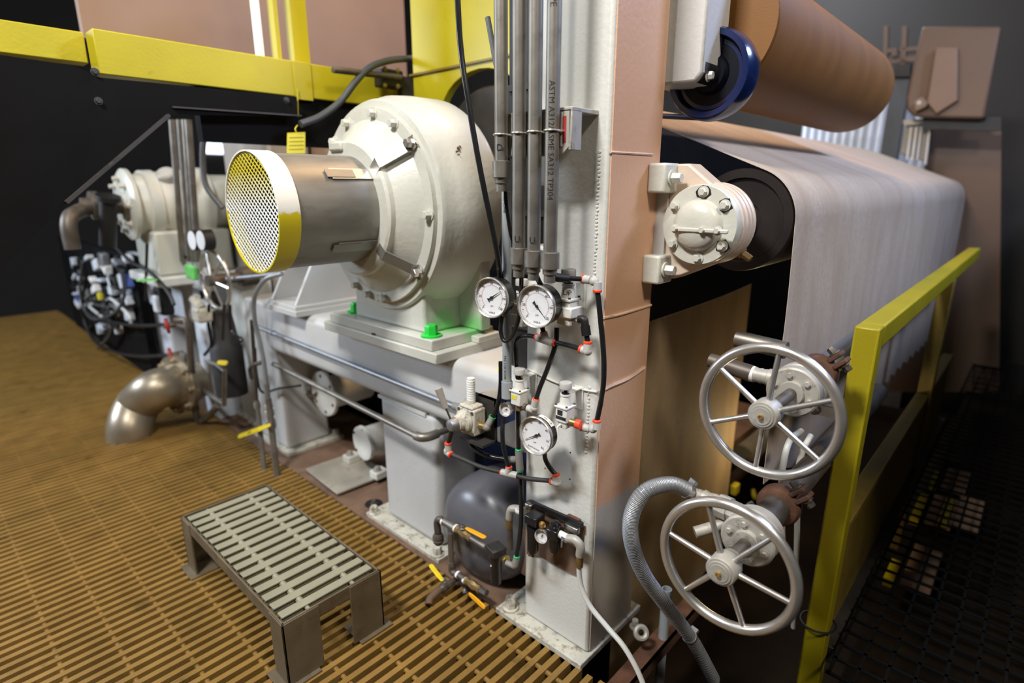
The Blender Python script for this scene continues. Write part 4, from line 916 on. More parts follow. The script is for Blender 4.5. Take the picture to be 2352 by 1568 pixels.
def regulator(px, py, X, label, sc_=1.0, knob='light_grey_plastic', gaugelet=False, yellow=False, black=False, up=False):
    """px,py: centre of the square body"""
    c = PX(px, py, X); t = thing('air_regulator', label, 'regulator', c+V((0, 0, -0.03)))
    s_ = sc_; b = 0.021*s_
    part(MB().bx(c.x-b, c.x+b, c.y-b, c.y+b, c.z-0.030*s_, c.z+0.016*s_), 'body', 'reg_white', t, bev=0.003)
    part(MB().bx(c.x-b*1.18, c.x+b*1.18, c.y-b*1.18, c.y+b*1.18, c.z+0.016*s_, c.z+0.023*s_), 'body_flange', 'reg_white', t, bev=0.002)
    for i in (-1, 1):
        for j in (-1, 1): part(MB().cyl((c.x+i*b*0.95, c.y+j*b*0.95, c.z+0.02*s_), (c.x+i*b*0.95, c.y+j*b*0.95, c.z+0.027*s_), 0.0035*s_, n=8), 'screw', 'black_iron', t)
    part(MB().lathe((c.x, c.y, c.z+0.022*s_), (0, 0, 1), [(0, 0.019*s_), (0.01*s_, 0.017*s_), (0.03*s_, 0.015*s_), (0.032*s_, 0.017*s_), (0.037*s_, 0.017*s_)], 24), 'bonnet', 'reg_white', t)
    part(MB().lathe((c.x, c.y, c.z+0.058*s_), (0, 0, 1), [(0, 0.013*s_), (0.004*s_, 0.013*s_), (0.004*s_, 0.0055*s_), (0.02*s_, 0.0055*s_)], 18), 'stem', 'black', t)
    part(MB().lathe((c.x, c.y, c.z+0.075*s_), (0, 0, 1), [(0, 0.017*s_), (0.002*s_, 0.019*s_), (0.018*s_, 0.019*s_), (0.02*s_, 0.018*s_), (0.02*s_, 0)], 28), 'knob', knob, t)
    part(MB().bx(c.x+0.004, CX0+0.004, c.y-0.013*s_, c.y+0.013*s_, c.z+0.0585*s_, c.z+0.0625*s_), 'mount_strap', 'reg_white', t, bev=0.001)
    part(MB().bx(CX0-0.004, CX0-0.0005, c.y-0.018*s_, c.y+0.018*s_, c.z-0.01*s_, c.z+0.066*s_), 'mount_plate', 'reg_white', t, bev=0.001)
    if yellow: part(MB().bx(c.x-b-0.0012, c.x-b, c.y-0.006, c.y+0.016, c.z-0.008, c.z+0.006), 'warning_label', 'tag_yellow', t)
    if black: part(MB().bx(c.x-b-0.0012, c.x-b, c.y-0.019, c.y+0.019, c.z-0.020, c.z-0.010), 'black_label', 'black', t); part(MB().bx(c.x-b-0.0012, c.x-b, c.y-0.006, c.y+0.013, c.z-0.006, c.z+0.010), 'name_label', 'black', t)
    if up: text("UP", 0.022, (c.x-0.017, c.y-0.010, c.z+0.043), (0.25, -1, 0), (0, 0, 1), 'marker_writing', 'ink', t)
    return t, c
r1, c1 = regulator(1198, 712, 1.325, 'white regulator half hidden between the two upper gauges', 1.05)
r2, c2 = regulator(1304, 703, 1.315, 'white regulator marked UP on the column, right of the gauges', 1.15, 'grey_plastic', up=True)
part(MB().bx(c2.x-0.030, c2.x+0.03, c2.y-0.035, c2.y+0.03, c2.z-0.03, c2.z+0.002), 'valve_block', 'reg_white', r2, bev=0.004)
part(MB().bx(c2.x-0.022, c2.x+0.022, c2.y-0.024, c2.y+0.024, c2.z-0.055, c2.z-0.03), 'lower_block', 'reg_white', r2, bev=0.004)
part(MB().cyl((c2.x, c2.y-0.02, c2.z-0.04), (c2.x, c2.y-0.045, c2.z-0.04), 0.011, n=12), 'port_nut', 'steel', r2)
part(MB().bx(c1.x-0.024, c1.x+0.024, c1.y-0.024, c1.y+0.026, c1.z-0.05, c1.z-0.01), 'valve_block', 'reg_white', r1, bev=0.004)
r3, c3 = regulator(1193, 908, 1.305, 'white regulator with a yellow label and tiny gauge, lower left on the column', 0.98, yellow=True)
r4, c4 = regulator(1298, 945, 1.305, 'white regulator with a black label above the lower gauge', 1.0, black=True)
part(MB().cyl((c3.x, c3.y, c3.z-0.03), (c3.x, c3.y, c3.z-0.05), 0.014, n=14), 'lower_port', 'bronze', r3)
part(MB().cyl((c3.x, c3.y-0.018, c3.z-0.034), (c3.x, c3.y-0.032, c3.z-0.034), 0.012, n=12), 'side_port', 'black_iron', r3)
part(MB().bx(c4.x-0.016, c4.x+0.016, c4.y-0.016, c4.y+0.016, c4.z-0.05, c4.z-0.03), 'lower_port', 'reg_white', r4, bev=0.002)
part(MB().cyl((c4.x, c4.y-0.018, c4.z-0.028), (c4.x+.004, c4.y-0.040, c4.z-0.029), 0.012, n=12), 'side_port', 'bronze', r4)
part(MB().cyl((c4.x+.004, c4.y-0.040, c4.z-0.029), (c4.x+.006, c4.y-0.056, c4.z-0.030), 0.0145, n=16), 'red_socket', 'red_ring', r4)
part(MB().tube([(c4.x-0.02, c4.y+0.0, c4.z-0.035), (c4.x-0.03, c4.y+0.005, c4.z-0.045), (c4.x-0.03, c4.y+0.0, c4.z-0.07)], 0.003, 8, 4), 'thread_tape', 'white_plastic', r4)
SGc = PX(1160, 941, 1.275)
gauge(SGc, (-1, -0.12, 0.05), 0.023, 0.026, 'tiny steel pressure gauge on the lower left regulator', 210, ['0', '50', '100'], ' ', red=False, case='steel')

# manual valve with lever and white silencer
vc = PX(1083, 962, 1.265)
mv = thing('manual_valve', 'grimy square pneumatic valve marked UP with a lever and white silencer', 'valve', vc+V((0, 0, -0.05)))
part(MB().bx(vc.x-0.028, vc.x+0.03, vc.y-0.042, vc.y+0.042, vc.z-0.048, vc.z+0.048), 'body', 'dirty_white', mv, bev=0.006)
part(MB().bx(vc.x-0.028, vc.x+0.028, vc.y-0.034, vc.y+0.034, vc.z+0.046, vc.z+0.058), 'top_cover', 'dirty_white', mv, bev=0.005)
part(MB().lathe((vc.x-0.026, vc.y+0.006, vc.z), (-1, 0.1, 0), [(0, 0.042), (0.012, 0.040), (0.020, 0.030), (0.036, 0.027), (0.04, 0.02)], 28), 'front_boss', 'dirty_white', mv)
part(MB().lathe((vc.x-0.062, vc.y+0.010, vc.z), (-1, 0.1, 0), [(0, 0.023), (0.022, 0.023), (0.03, 0.019), (0.034, 0.010), (0.034, 0)], 24), 'knob', 'galv', mv)
kn = V((vc.x-0.080, vc.y+0.012, vc.z+0.01))
part(MB().cyl(kn, kn+V((-0.01, 0.018, 0.05)), 0.0042, n=10), 'lever_rod', 'steel', mv)
part(MB().cyl(kn+V((-0.01, 0.018, 0.05)), kn+V((-0.022, 0.04, 0.118)), 0.0095, 0.0135, n=14), 'lever_grip', 'cast_dirty', mv)
sl = V((vc.x+0.006, vc.y+0.006, vc.z+0.056))
prof = [(0, 0.010), (0.006, 0.013)]
for i in range(9): prof += [(0.012+i*0.0085, 0.0155), (0.017+i*0.0085, 0.0155), (0.0185+i*0.0085, 0.0138)]
part(MB().lathe(sl, (0, 0, 1), prof+[(0.093, 0.014), (0.095, 0.0)], 20), 'silencer', 'white_plastic', mv)
part(MB().bx(vc.x+0.03, vc.x+0.034, vc.y+0.02, vc.y+0.03, vc.z+0.02, vc.z+0.095), 'back_tab', 'dark_steel', mv)
for i in (-1, 1):
    for j in (-1, 1): part(MB().cyl((vc.x-0.03, vc.y+i*0.033, vc.z+j*0.038), (vc.x-0.024, vc.y+i*0.033, vc.z+j*0.038), 0.0065, n=10), 'screw', 'black_iron', mv)
text("UP", 0.022, (vc.x-0.0405, vc.y-0.016, vc.z+0.012), (0.15, -1, 0), (0, 0, 1), 'marker_writing', 'ink', mv)
part(MB().cyl((vc.x, vc.y-0.042, vc.z-0.012), (vc.x+0.004, vc.y-0.062, vc.z-0.012), 0.012, n=10), 'port_nut', 'brass', mv)
part(MB().sph((vc.x+0.004, vc.y-0.070, vc.z-0.012), 0.014, 12).cyl((vc.x+0.004, vc.y-0.070, vc.z-0.012), PX(1131, 958, 1.29), 0.0115, n=12), 'elbow_fitting', 'grey_plastic', mv)
part(MB().torus(PX(1131, 957, 1.29), (0, -0.4, 1), 0.0115, 0.002, 18, 6), 'release_ring', 'green_ring', mv)
# black angle bracket carrying the valve
bk2 = thing('valve_bracket', 'dark blue-grey angle bracket holding the manual valve on the beam end', 'bracket', (1.32, 1.30, 0.7))
part(MB().bx(vc.x+0.034, vc.x+0.042, vc.y-0.085, vc.y+0.045, vc.z-0.075, vc.z+0.085), 'back_plate', 'dark_steel', bk2)
part(MB().bx(vc.x+0.034, BX0+0.03, vc.y-0.085, vc.y+0.0, vc.z+0.078, vc.z+0.085), 'top_plate', 'cast_dirty', bk2)
part(MB().bx(vc.x+0.034, BX0+0.03, vc.y-0.085, vc.y-0.079, vc.z-0.02, vc.z+0.080), 'side_plate', 'blue_panel', bk2)
part(MB().bx(vc.x-0.03, vc.x+0.042, vc.y-0.085, vc.y+0.03, vc.z-0.075, vc.z-0.066), 'shelf', 'black_dusty', bk2)

# ================================================================== AIR TANK AND FILTER SET
tk = thing('air_tank', 'dark grey domed air tank lying between the post and the column', 'tank', (1.47, 1.53, 0.0))
TY, TZ, TR = 1.505, 0.215, 0.228
part(MB().lathe((1.345, TY, TZ), (1, 0, 0), [(0, 0), (0.004, 0.07), (0.016, 0.13), (0.04, 0.178), (0.075, 0.21), (0.12, 0.225), (0.16, TR), (0.9, TR), (0.9, 0)], 56), 'shell', 'tank_grey', tk, ang=60)
part(MB().bx(1.60, 1.66, TY-0.19, TY+0.19, -0.004, 0.10), 'saddle', 'tank_grey', tk)
part(MB().bx(1.46, 1.50, TY-0.30, TY-0.17, 0.10, 0.30), 'bracket', 'rust_floor', tk)
single(MB().bx(1.68, 1.72, 1.216, 1.74, 0.0, 0.655), 'blue_cabinet', 'blue_panel', 'flat dark blue cabinet side behind the tank', 'cabinet')

# back plate on the column
fp = thing('filter_plate', 'rusty steel back plate with a black rail on the column base', 'plate', (1.37, 1.05, 0.3))
q = [PX(1209, 1150, 1.367), PX(1218, 1148, 1.367), PX(1342, 1210, 1.367), PX(1326, 1322, 1.367), PX(1300, 1312, 1.367), PX(1240, 1278, 1.367), PX(1209, 1272, 1.367)]
part(MB().prism(q, (0.007, 0, 0)), 'plate', 'rust_floor', fp)
a = PX(1222, 1155, 1.355); b = PX(1338, 1206, 1.355); part(MB().ob((a+b)/2, b-a, (0, 0, 1), (b-a).length, 0.012, 0.016), 'rail', 'black', fp)
a = PX(1318, 1196, 1.362); part(MB().ob(a, (0, 1, 0), (0, 0, 1), 0.05, 0.012, 0.03), 'rust_lump', 'rust', fp)
fl = thing('filter_regulator', 'black air filter and regulator pair hung on the column plate', 'filter', PX(1250, 1290, 1.31))
XF = 1.315
c = PX(1228, 1190, XF)
part(MB().ob(c, (0, 1, 0), (0, 0, 1), 0.052, 0.052, 0.034), 'filter_head', 'black_gloss', fl, bev=0.005)
c = PX(1225, 1210, XF); part(MB().lathe(c, (0, 0, -1), [(0, 0.021), (0.03, 0.0205), (0.09, 0.019), (0.105, 0.012), (0.107, 0.006), (0.118, 0.005)], 24), 'filter_bowl', 'black_gloss', fl)
c = PX(1275, 1222, XF)
part(MB().ob(c, (0, 1, 0), (0, 0, 1), 0.046, 0.046, 0.036), 'regulator_body', 'black_gloss', fl, bev=0.006)
part(MB().lathe(c+V((0, 0, 0.018)), (0, 0, 1), [(0, 0.021), (0.008, 0.02), (0.01, 0.014), (0.022, 0.0145), (0.024, 0.011), (0.024, 0)], 24), 'adjust_knob', 'black_gloss', fl)
part(MB().lathe(c+V((0, 0, -0.018)), (0, 0, -1), [(0, 0.020), (0.04, 0.018), (0.055, 0.014), (0.058, 0.006)], 22), 'lower_bowl', 'black_gloss', fl)
part(MB().cyl(c+V((0, 0.006, -0.075)), c+V((-0.004, 0.012, -0.1)), 0.0045, n=8), 'drain_stem', 'steel', fl)
p = PX(1246, 1204, XF-0.015); part(MB().hexb(p, (-1, -0.3, 0), 0.0085, 0.012), 'plug', 'brass', fl)
for (px, py, L_) in ((1216, 1162, 0.03), (1314, 1213, 0.055)):
    p = PX(px, py, 1.345); part(MB().ob(p, (0, 1, 0), (0, 0, 1), L_, 0.02, 0.022), 'steel_block', 'steel', fl, bev=0.004)
gg = PX(1243, 1232, 1.285)
gauge(gg, (-1, -0.2, 0.1), 0.024, 0.022, 'small black gauge with a white sticker on the filter set', 250, ['0', '80', '160'], ' ', red=False)
a = PX(1283, 1224, 1.315); b = PX(1305, 1236, 1.31)
ep = thing('pipe_elbow', 'steel elbow with white thread tape feeding the milky tube', 'pipe', PX(1332, 1300, 1.315))
part(MB().cyl(a, b, 0.0125, n=16), 'tape_wrap', 'white_plastic', ep)
part(MB().tube([b, PX(1322, 1240, 1.31), PX(1333, 1256, 1.312), PX(1332, 1275, 1.315)], 0.0145, 16, 5), 'elbow', 'cast_dirty', ep)
part(MB().cyl(PX(1332, 1272, 1.315), PX(1330, 1300, 1.315), 0.0125, n=16), 'nipple', 'bronze', ep)
part(MB().ob(PX(1296, 1239, 1.30), (0, 1, 0), (0, 0, 1), 0.022, 0.004, 0.016), 'u_clip', 'galv', ep); part(MB().cyl(PX(1291, 1240, 1.295), PX(1290, 1256, 1.295), 0.003, n=8), 'clip_screw', 'galv', ep)
single(MB().tube([PX(1330, 1298, 1.315), PX(1331, 1325, 1.315), PX(1338, 1355, 1.315), PX(1358, 1395, 1.315), PX(1395, 1440, 1.315), PX(1440, 1495, 1.31), PX(1480, 1580, 1.31), PX(1500, 1700, 1.31)], 0.0085, 12, 7), 'milky_tube', 'milky_tube', 'milky plastic tube curving down the front of the column', 'hose')
el = thing('pipe_elbow', 'steel elbow with white tape left of the black filter', 'pipe', PX(1170, 1240, 1.325))
part(MB().tube([PX(1205, 1175, 1.325), PX(1190, 1169, 1.325), PX(1174, 1170, 1.325), PX(1170, 1190, 1.325)], 0.0145, 16, 5), 'elbow', 'cast_dirty', el)
part(MB().cyl(PX(1204, 1176, 1.325), PX(1190, 1170, 1.325), 0.0158, n=16), 'tape_wrap', 'white_plastic', el)
part(MB().cyl(PX(1170, 1186, 1.325), PX(1172, 1260, 1.325), 0.012, n=14), 'riser', 'black_iron', el)
part(MB().cyl(PX(1170, 1190, 1.325), PX(1170, 1212, 1.325), 0.0135, n=14), 'brass_band', 'bronze', el)
# standing black filter
sf = thing('air_filter', 'tall black air filter with a square dusty head standing by the tank', 'filter', PX(1142, 1360, 1.29))
c = PX(1139, 1262, 1.29); part(MB().ob(c, (0.25, 1, 0), (0, 0, 1), 0.058, 0.058, 0.03), 'head', 'black_dusty', sf, bev=0.004)
part(MB().lathe(c+V((0, 0, -0.014)), (0, 0, -1), [(0, 0.027), (0.02, 0.026), (0.03, 0.022), (0.125, 0.020), (0.13, 0.01)], 22), 'bowl', 'black_gloss', sf)
part(MB().ob(PX(1131, 1300, 1.27), (0.3, -1, 0), (0, 0, 1), 0.018, 0.001, 0.006), 'name_label', 'white_plastic', sf)
p = PX(1164, 1286, 1.29); part(MB().hexb(p, (0, 1, 0), 0.012, 0.016), 'port_nut', 'brass', sf)

# piping with ball valves
def ball_valve(root, p0, p1, r, mt_):
    d = V(p1)-V(p0); L_ = d.length
    return part(MB().lathe(p0, d, [(0, r*0.95), (L_*0.18, r*0.95), (L_*0.2, r*0.8), (L_*0.3, r*0.85), (L_*0.4, r*1.1), (L_*0.6, r*1.1), (L_*0.7, r*0.85), (L_*0.8, r*0.8), (L_*0.82, r*0.95), (L_, r*0.95)], 8), 'ball_valve', mt_, root)
def lever(root, p0, p1, up, wd, th, mt_, txt=None):
    p0, p1 = V(p0), V(p1); d = (p1-p0); L_ = d.length; d.normalize(); upv = V(up).normalized(); s_ = upv.cross(d).normalized(); upv = d.cross(s_)
    pts = []
    for a_, w_ in ((0, 0.55), (0.1, 0.8), (0.3, 1.0), (0.9, 1.0), (0.97, 0.8), (1.0, 0.4)): pts.append(p0+d*(L_*a_)+s_*(wd*w_/2))
    for a_, w_ in ((1.0, 0.4), (0.97, 0.8), (0.9, 1.0), (0.3, 1.0), (0.1, 0.8), (0, 0.55)): pts.append(p0+d*(L_*a_)-s_*(wd*w_/2))
    h = part(MB().prism([p-upv*(th/2) for p in pts], upv*th), 'handle', mt_, root, bev=th*0.35)
    if txt: text(txt, wd*0.7, p0+d*(L_*0.6)+upv*(th/2), d if txt != 'JOMAR' else -d, s_ if txt != 'JOMAR' else -s_, 'lettering', 'ink', root)
    return h
ap = thing('air_piping', 'rusty air piping with an orange-handled ball valve in front of the tank', 'pipe', PX(1008, 1270, 1.30))
XA = 1.30
part(MB().tube([PX(1006, 1222, XA), PX(1004, 1200, XA), PX(1010, 1192, XA), PX(1024, 1199, XA)], 0.0145, 14, 5), 'elbow', 'black_iron', ap)
part(MB().cyl(PX(1020, 1197, XA), PX(1047, 1213, XA), 0.0155, n=16), 'tee', 'pipe_steel', ap)
part(MB().pipe(PX(1017, 1196, XA), PX(1020, 1198, XA), 0.0165, 0.01, 16), 'tape_ring', 'white_plastic', ap); part(MB().pipe(PX(1046, 1212, XA), PX(1049, 1214, XA), 0.0165, 0.01, 16), 'tape_ring', 'white_plastic', ap)
bv = ball_valve(ap, PX(1049, 1214, XA), PX(1082, 1236, XA), 0.0155, 'bronze')
part(MB().hexb(PX(1063, 1213, XA), (0, 0, 1), 0.009, 0.012), 'stem_nut', 'steel', bv)
lever(bv, PX(1070, 1212, XA), PX(1115, 1235, XA-0.01), (0, 0, 1), 0.02, 0.006, 'orange_handle')
part(MB().cyl(PX(1080, 1234, XA), PX(1116, 1256, XA), 0.012, n=14), 'pipe_run', 'pipe_steel', ap)
part(MB().lathe(PX(1006, 1220, XA), (0, 0, -1), [(0, 0.012), (0.01, 0.012), (0.012, 0.018), (0.02, 0.022), (0.028, 0.024), (0.034, 0.021), (0.04, 0.024), (0.05, 0.021), (0.06, 0.014)], 20), 'check_valve', 'black_iron', ap)
part(MB().cyl(PX(1034, 1224, XA), PX(1037, 1300, XA), 0.0115, n=16), 'riser', 'pipe_steel', ap)
part(MB().pipe(PX(1036, 1290, XA), PX(1037, 1303, XA), 0.0145, 0.011, 16), 'collar', 'pipe_steel', ap)
part(MB().tube([PX(1037, 1298, XA), PX(1039, 1311, XA), PX(1050, 1318, XA)], 0.0145, 14, 5), 'elbow', 'black_iron', ap)
for (a_, b_) in (((1050, 1318), (1054, 1321)), ((1066, 1330), (1071, 1333))): part(MB().cyl(PX(*a_, XA), PX(*b_, XA), 0.0150, n=16), 'tape_ring', 'white_plastic', ap)
part(MB().cyl(PX(1052, 1319, XA), PX(1069, 1331, XA), 0.0138, n=16), 'nipple', 'black_iron', ap)
b2 = ball_valve(ap, PX(1070, 1332, XA), PX(1104, 1354, XA), 0.0165, 'bronze')
part(MB().cyl(PX(1102, 1352, XA), PX(1118, 1362, XA), 0.014, n=6), 'plug', 'black_iron', ap)
part(MB().hexb(PX(1071, 1356, XA-.012), (-0.6, 0.6, -0.4), 0.009, 0.012), 'stem_nut', 'galv', b2)
lever(b2, PX(1077, 1362, XA-.015), PX(1114, 1396, XA-.02), (-1, 0.5, 0.3), 0.019, 0.006, 'orange_handle')
dv = thing('drain_valve', 'rusty drain pipe and ball valve with a yellow handle lying on the grating', 'valve', PZ(1000, 1385, 0.0))
Z0 = 0.028
part(MB().tube([PZ(985, 1388, 0.012), PZ(987, 1376, 0.022), PZ(1000, 1362, Z0), PZ(1008, 1355, Z0)], 0.0155, 14, 5), 'elbow', 'rust_floor', dv)
bv = ball_valve(dv, PZ(1004, 1358, Z0), PZ(1032, 1340, Z0), 0.016, 'black_iron')
part(MB().cyl(PZ(1030, 1341, Z0), PZ(1062, 1320, Z0), 0.011, n=14), 'pipe_run', 'black_iron', dv)
part(MB().hexb(PZ(1020, 1342, Z0)+V((0, 0, 0.014)), (0, 0, 1), 0.009, 0.014), 'stem_nut', 'galv', bv)
lever(bv, PZ(1017, 1334, 0.055), PZ(988, 1296, 0.075), (0, 0, 1), 0.02, 0.006, 'yellow_handle')

# bits at the foot of the column, right side
rb = thing('rusty_angle', 'rusty steel angle on the floor at the right of the column foot', 'angle bar', (1.5, 0.8, -0.05))
part(MB().bx(1.30, 2.0, 0.775, 0.84, -0.075, -0.065).bx(1.30, 2.0, 0.775, 0.783, -0.12, -0.065), 'leg', 'rust', rb)
lug = thing('eye_nut', 'pale steel lug with a round eye beside the column foot', 'fitting', PZ(1472, 1455, 0.0))
p = PZ(1472, 1462, 0.0); part(MB().torus(p+V((0, 0, 0.018)), (-0.5, -0.5, 0.6), 0.020, 0.010, 24, 8), 'eye', 'cast_dirty', lug)
part(MB().hexb(PZ(1458, 1440, 0.0), (0, 0, 1), 0.014, 0.03), 'nut', 'cast_dirty', lug)
a = PY(1532, 1352, 0.80); b = V((a.x, a.y, -0.4))
single(MB().pipe(b, a, 0.018, 0.015, 24), 'pipe_stub', 'grey_pvc', 'open grey plastic pipe stub standing behind the clear hose', 'pipe')
for k, pts in enumerate(([PY(1840, 990, 0.47), PY(1815, 1010, 0.47), PY(1800, 1060, 0.47), PY(1795, 1120, 0.475), PY(1797, 1250, 0.48)], [PY(1862, 1000, 0.47), PY(1842, 1040, 0.47), PY(1832, 1100, 0.47), PY(1830, 1250, 0.475), PY(1822, 1440, 0.475)])):
    single(MB().tube(pts, 0.010, 10, 6), 'white_tube', 'milky_tube', ['white plastic tube arching behind the upper handwheel, left one', 'white plastic tube arching behind the upper handwheel, right one, reaching the floor'][k], 'hose')

# ================================================================== UNDER THE BEAM
fd = thing('pump_flange', 'white round flange disc with bolt holes under the beam', 'flange', PX(742, 905, 1.60)-V((0, 0, 0.12)))
c = PX(742, 905, 1.60)
part(MB().lathe(c, (1, 0, 0), [(0, 0), (0, 0.136), (0.004, 0.14), (0.022, 0.14), (0.022, 0.10), (0.30, 0.10)], 44), 'disc', 'white_paint', fd)
for k in range(6):
    an = k*PI/3+0.4; part(MB().cyl(c+V((-0.001, 0.113*math.cos(an), 0.113*math.sin(an))), c+V((0.006, 0.113*math.cos(an), 0.113*math.sin(an))), 0.011, n=12), 'bolt_hole', 'black', fd)
gp = PX(702, 888, 1.57); part(MB().lathe(gp, (-1, 0.2, 0), [(-0.02, 0.0), (-0.02, 0.028), (0, 0.030), (0.004, 0.026)], 24), 'small_gauge', 'steel', fd); part(MB().tube([PX(704, 905, 1.58), PX(715, 910, 1.58), PX(728, 902, 1.597)], 0.008, 8, 4), 'gauge_pipe', 'black_iron', fd)
pm_ = thing('pump', 'white pump end with a round dished cover bolted to a loose steel plate', 'pump', PX(840, 1050, 1.60))
c = PX(831, 1018, 1.58)
part(MB().lathe(c, (1, -0.05, 0), [(0.012, 0), (0.010, 0.06), (0, 0.075), (0, 0.098), (0.018, 0.1), (0.02, 0.085), (0.16, 0.085)], 40), 'cover', 'white_paint', pm_)
for k in range(5):
    an = k*2*PI/5+0.5; part(MB().cyl(c+V((-0.001, 0.088*math.cos(an), 0.088*math.sin(an))), c+V((0.006, 0.088*math.cos(an), 0.088*math.sin(an))), 0.007, n=10), 'bolt_hole', 'black', pm_)
for (px, py) in ((805, 1060), (868, 1095)):
    p = PX(px, py, 1.60); f_ = part(MB().bx(p.x-0.03, p.x+0.05, p.y-0.035, p.y+0.035, 0.024, 0.065), 'foot', 'white_paint', pm_, bev=0.004); part(MB().hexb((p.x, p.y, 0.065), (0, 0, 1), 0.016, 0.022), 'foot_bolt', 'cast_dirty', f_)
single(MB().prism([(1.372, 2.90, 0.012), (1.352, 2.52, 0.012), (1.66, 2.50, 0.012), (1.70, 2.88, 0.012)], (0, 0, 0.012)), 'steel_plate', 'pale_steel', 'loose bare steel plate lying on the rusty floor under the pump', 'plate', bev=0.002)
hb = PZ(858, 1155, 0.0)
ho = thing('anchor_hole', 'dark round hole in the rusty floor with a bolt standing in it', 'anchor', (hb.x, hb.y, -0.004)); part(MB().cyl((hb.x, hb.y, -0.0035), (hb.x, hb.y, -0.002), 0.045, n=28), 'recess', 'black', ho); part(MB().hexb((hb.x, hb.y-0.005, -0.002), (0, 0, 1), 0.013, 0.02), 'bolt', 'black_iron', ho)
single(MB().bx(2.05, 2.10, 1.25, 5.2, -0.004, 1.2), 'dark_backdrop', 'matte_black', 'added black backdrop for the dark behind the beam', 'frame')  # black backdrop put in to keep the interior behind the beam dark

# ================================================================== LEFT HOSES AND PIPES
hz1 = thing('hose_riser', 'clear braided hose dropping to a steel pipe with a yellow-handled valve', 'pipe', PZ(635, 1085, 0))
XH = 1.275
part(MB().tube([PX(648, 628, 1.34), PX(612, 640, 1.30), PX(590, 668, XH), PX(583, 700, XH), PX(587, 745, XH), PX(598, 790, XH), PX(607, 840, XH), PX(614, 905, XH)], 0.0125, 14, 7), 'hose', 'clear_hose', hz1)
A = PX(614, 900, XH); B = PZ(636, 1090, 0.0); B.z = -0.05
part(MB().cyl(PX(612, 880, XH), PX(616, 925, XH), 0.015, n=14), 'hose_end', 'galv', hz1)
part(MB().cyl(PX(616, 915, XH), B, 0.0175, n=16), 'pipe', 'pipe_steel', hz1)
part(MB().lathe(PX(617, 928, XH), (0, -0.02, -1), [(0, 0.018), (0.004, 0.024), (0.02, 0.024), (0.022, 0.020), (0.035, 0.020), (0.04, 0.027), (0.06, 0.027), (0.075, 0.02)], 8), 'union', 'cast_dirty', hz1)
bvv = part(MB().lathe(PX(622, 962, XH), (0, -0.02, -1), [(0, 0.020), (0.01, 0.025), (0.05, 0.025), (0.06, 0.020)], 10), 'ball_valve', 'cast_dirty', hz1)
part(MB().hexb(PX(622, 972, XH-0.02), (-1, 0.3, 0), 0.010, 0.02), 'stem_nut', 'black_iron', bvv)
lever(bvv, PX(621, 976, XH-0.04), PX(547, 1003, XH-0.05), (-1, 0, 0.25), 0.028, 0.007, 'yellow_handle', 'JOMAR')
pz2 = thing('steel_riser', 'dark steel riser pipe with an elbow standing left of the yellow-handled valve', 'pipe', PZ(606, 1078, 0))
B = PZ(607, 1080, 0.0); B.z = -0.05
part(MB().cyl(PX(578, 735, XH), PX(590, 925, XH), 0.0105, n=14), 'riser', 'black_iron', pz2)
part(MB().cyl(PX(590, 920, XH), B, 0.0145, n=14), 'pipe', 'pipe_steel', pz2)
part(MB().lathe(PX(590, 925, XH), (0, -0.03, -1), [(0, 0.015), (0.003, 0.02), (0.03, 0.02), (0.034, 0.016)], 8), 'union', 'cast_dirty', pz2)
part(MB().tube([PX(578, 870, XH), PX(574, 848, XH), PX(582, 838, XH), PX(602, 832, XH)], 0.012, 12, 5), 'elbow', 'black_iron', pz2)
single(MB().tube([PX(523, 640, 1.36), PX(580, 635, 1.40), PX(640, 628, 1.44)], 0.013, 12, 3), 'guard_rod', 'galv', 'grey rod running level behind the lower rim of the shaft guard', 'rod')
single(MB().tube([PX(586, 800, 1.3), PX(590, 860, 1.33), PX(602, 900, 1.36), PX(640, 892, 1.40), PX(690, 885, 1.42)], 0.007, 8, 6), 'black_cable', 'black', 'thin black cable sagging behind the steel riser to the post', 'cable')

# ================================================================== YELLOW OVERHEAD FRAME
YB = 2.72
yf = thing('yellow_crossbeam', 'long yellow painted crossbeam overhead, running behind the gearbox', 'beam', (0.65, YB, 2.0))
zb = PY(450, 195, YB).z
part(MB().bx(0.655, 2.08, YB, YB+0.10, zb, zb+0.155), 'web', 'yellow_paint', yf, bev=0.004)
part(MB().bx(-0.5, 0.655, YB+0.12, YB+0.20, zb+0.05, zb+0.16), 'extension', 'yellow_paint', yf, bev=0.004)
part(MB().bx(1.43, 1.52, YB-0.006, YB, zb-0.012, zb+0.155), 'splice_plate', 'yellow_paint', yf, bev=0.002)
for (x0, x1) in ((1.415, 1.435), (1.50, 1.58)):
    part(MB().bx(x0, x1, YB+0.1, YB+0.16, zb+0.1, 2.9), 'upright', 'yellow_paint', yf)
part(MB().bx(1.33, 1.355, YB+0.11, YB+0.15, zb+0.155, 2.9), 'white_upright', 'white_plastic', yf)
ys = thing('yellow_side_frame', 'yellow side plate with a round cut-out over the gearbox', 'frame', (2.08, 2.2, 2.0))
pts = [(2.60, 2.95), (2.60, 2.03), (2.42, 2.005)]
for i in range(13):
    an = math.radians(165-150*i/12); pts.append((2.13+0.27*math.cos(math.radians(180)-an)*-1 if False else 2.10-0.29*math.cos(math.radians(15+150*i/12))*-1, 1.93+0.20*math.sin(math.radians(15+150*i/12))))
pts += [(1.80, 1.99), (1.77, 2.04), (1.77, 2.95)]
part(MB().prism([(2.04, y, z) for y, z in pts], (0.045, 0, 0)), 'plate', 'yellow_paint', ys, bev=0.003)
part(MB().bx(2.028, 2.04, 1.77, 2.62, 2.155, 2.165), 'seam', 'yellow_dirty', ys)
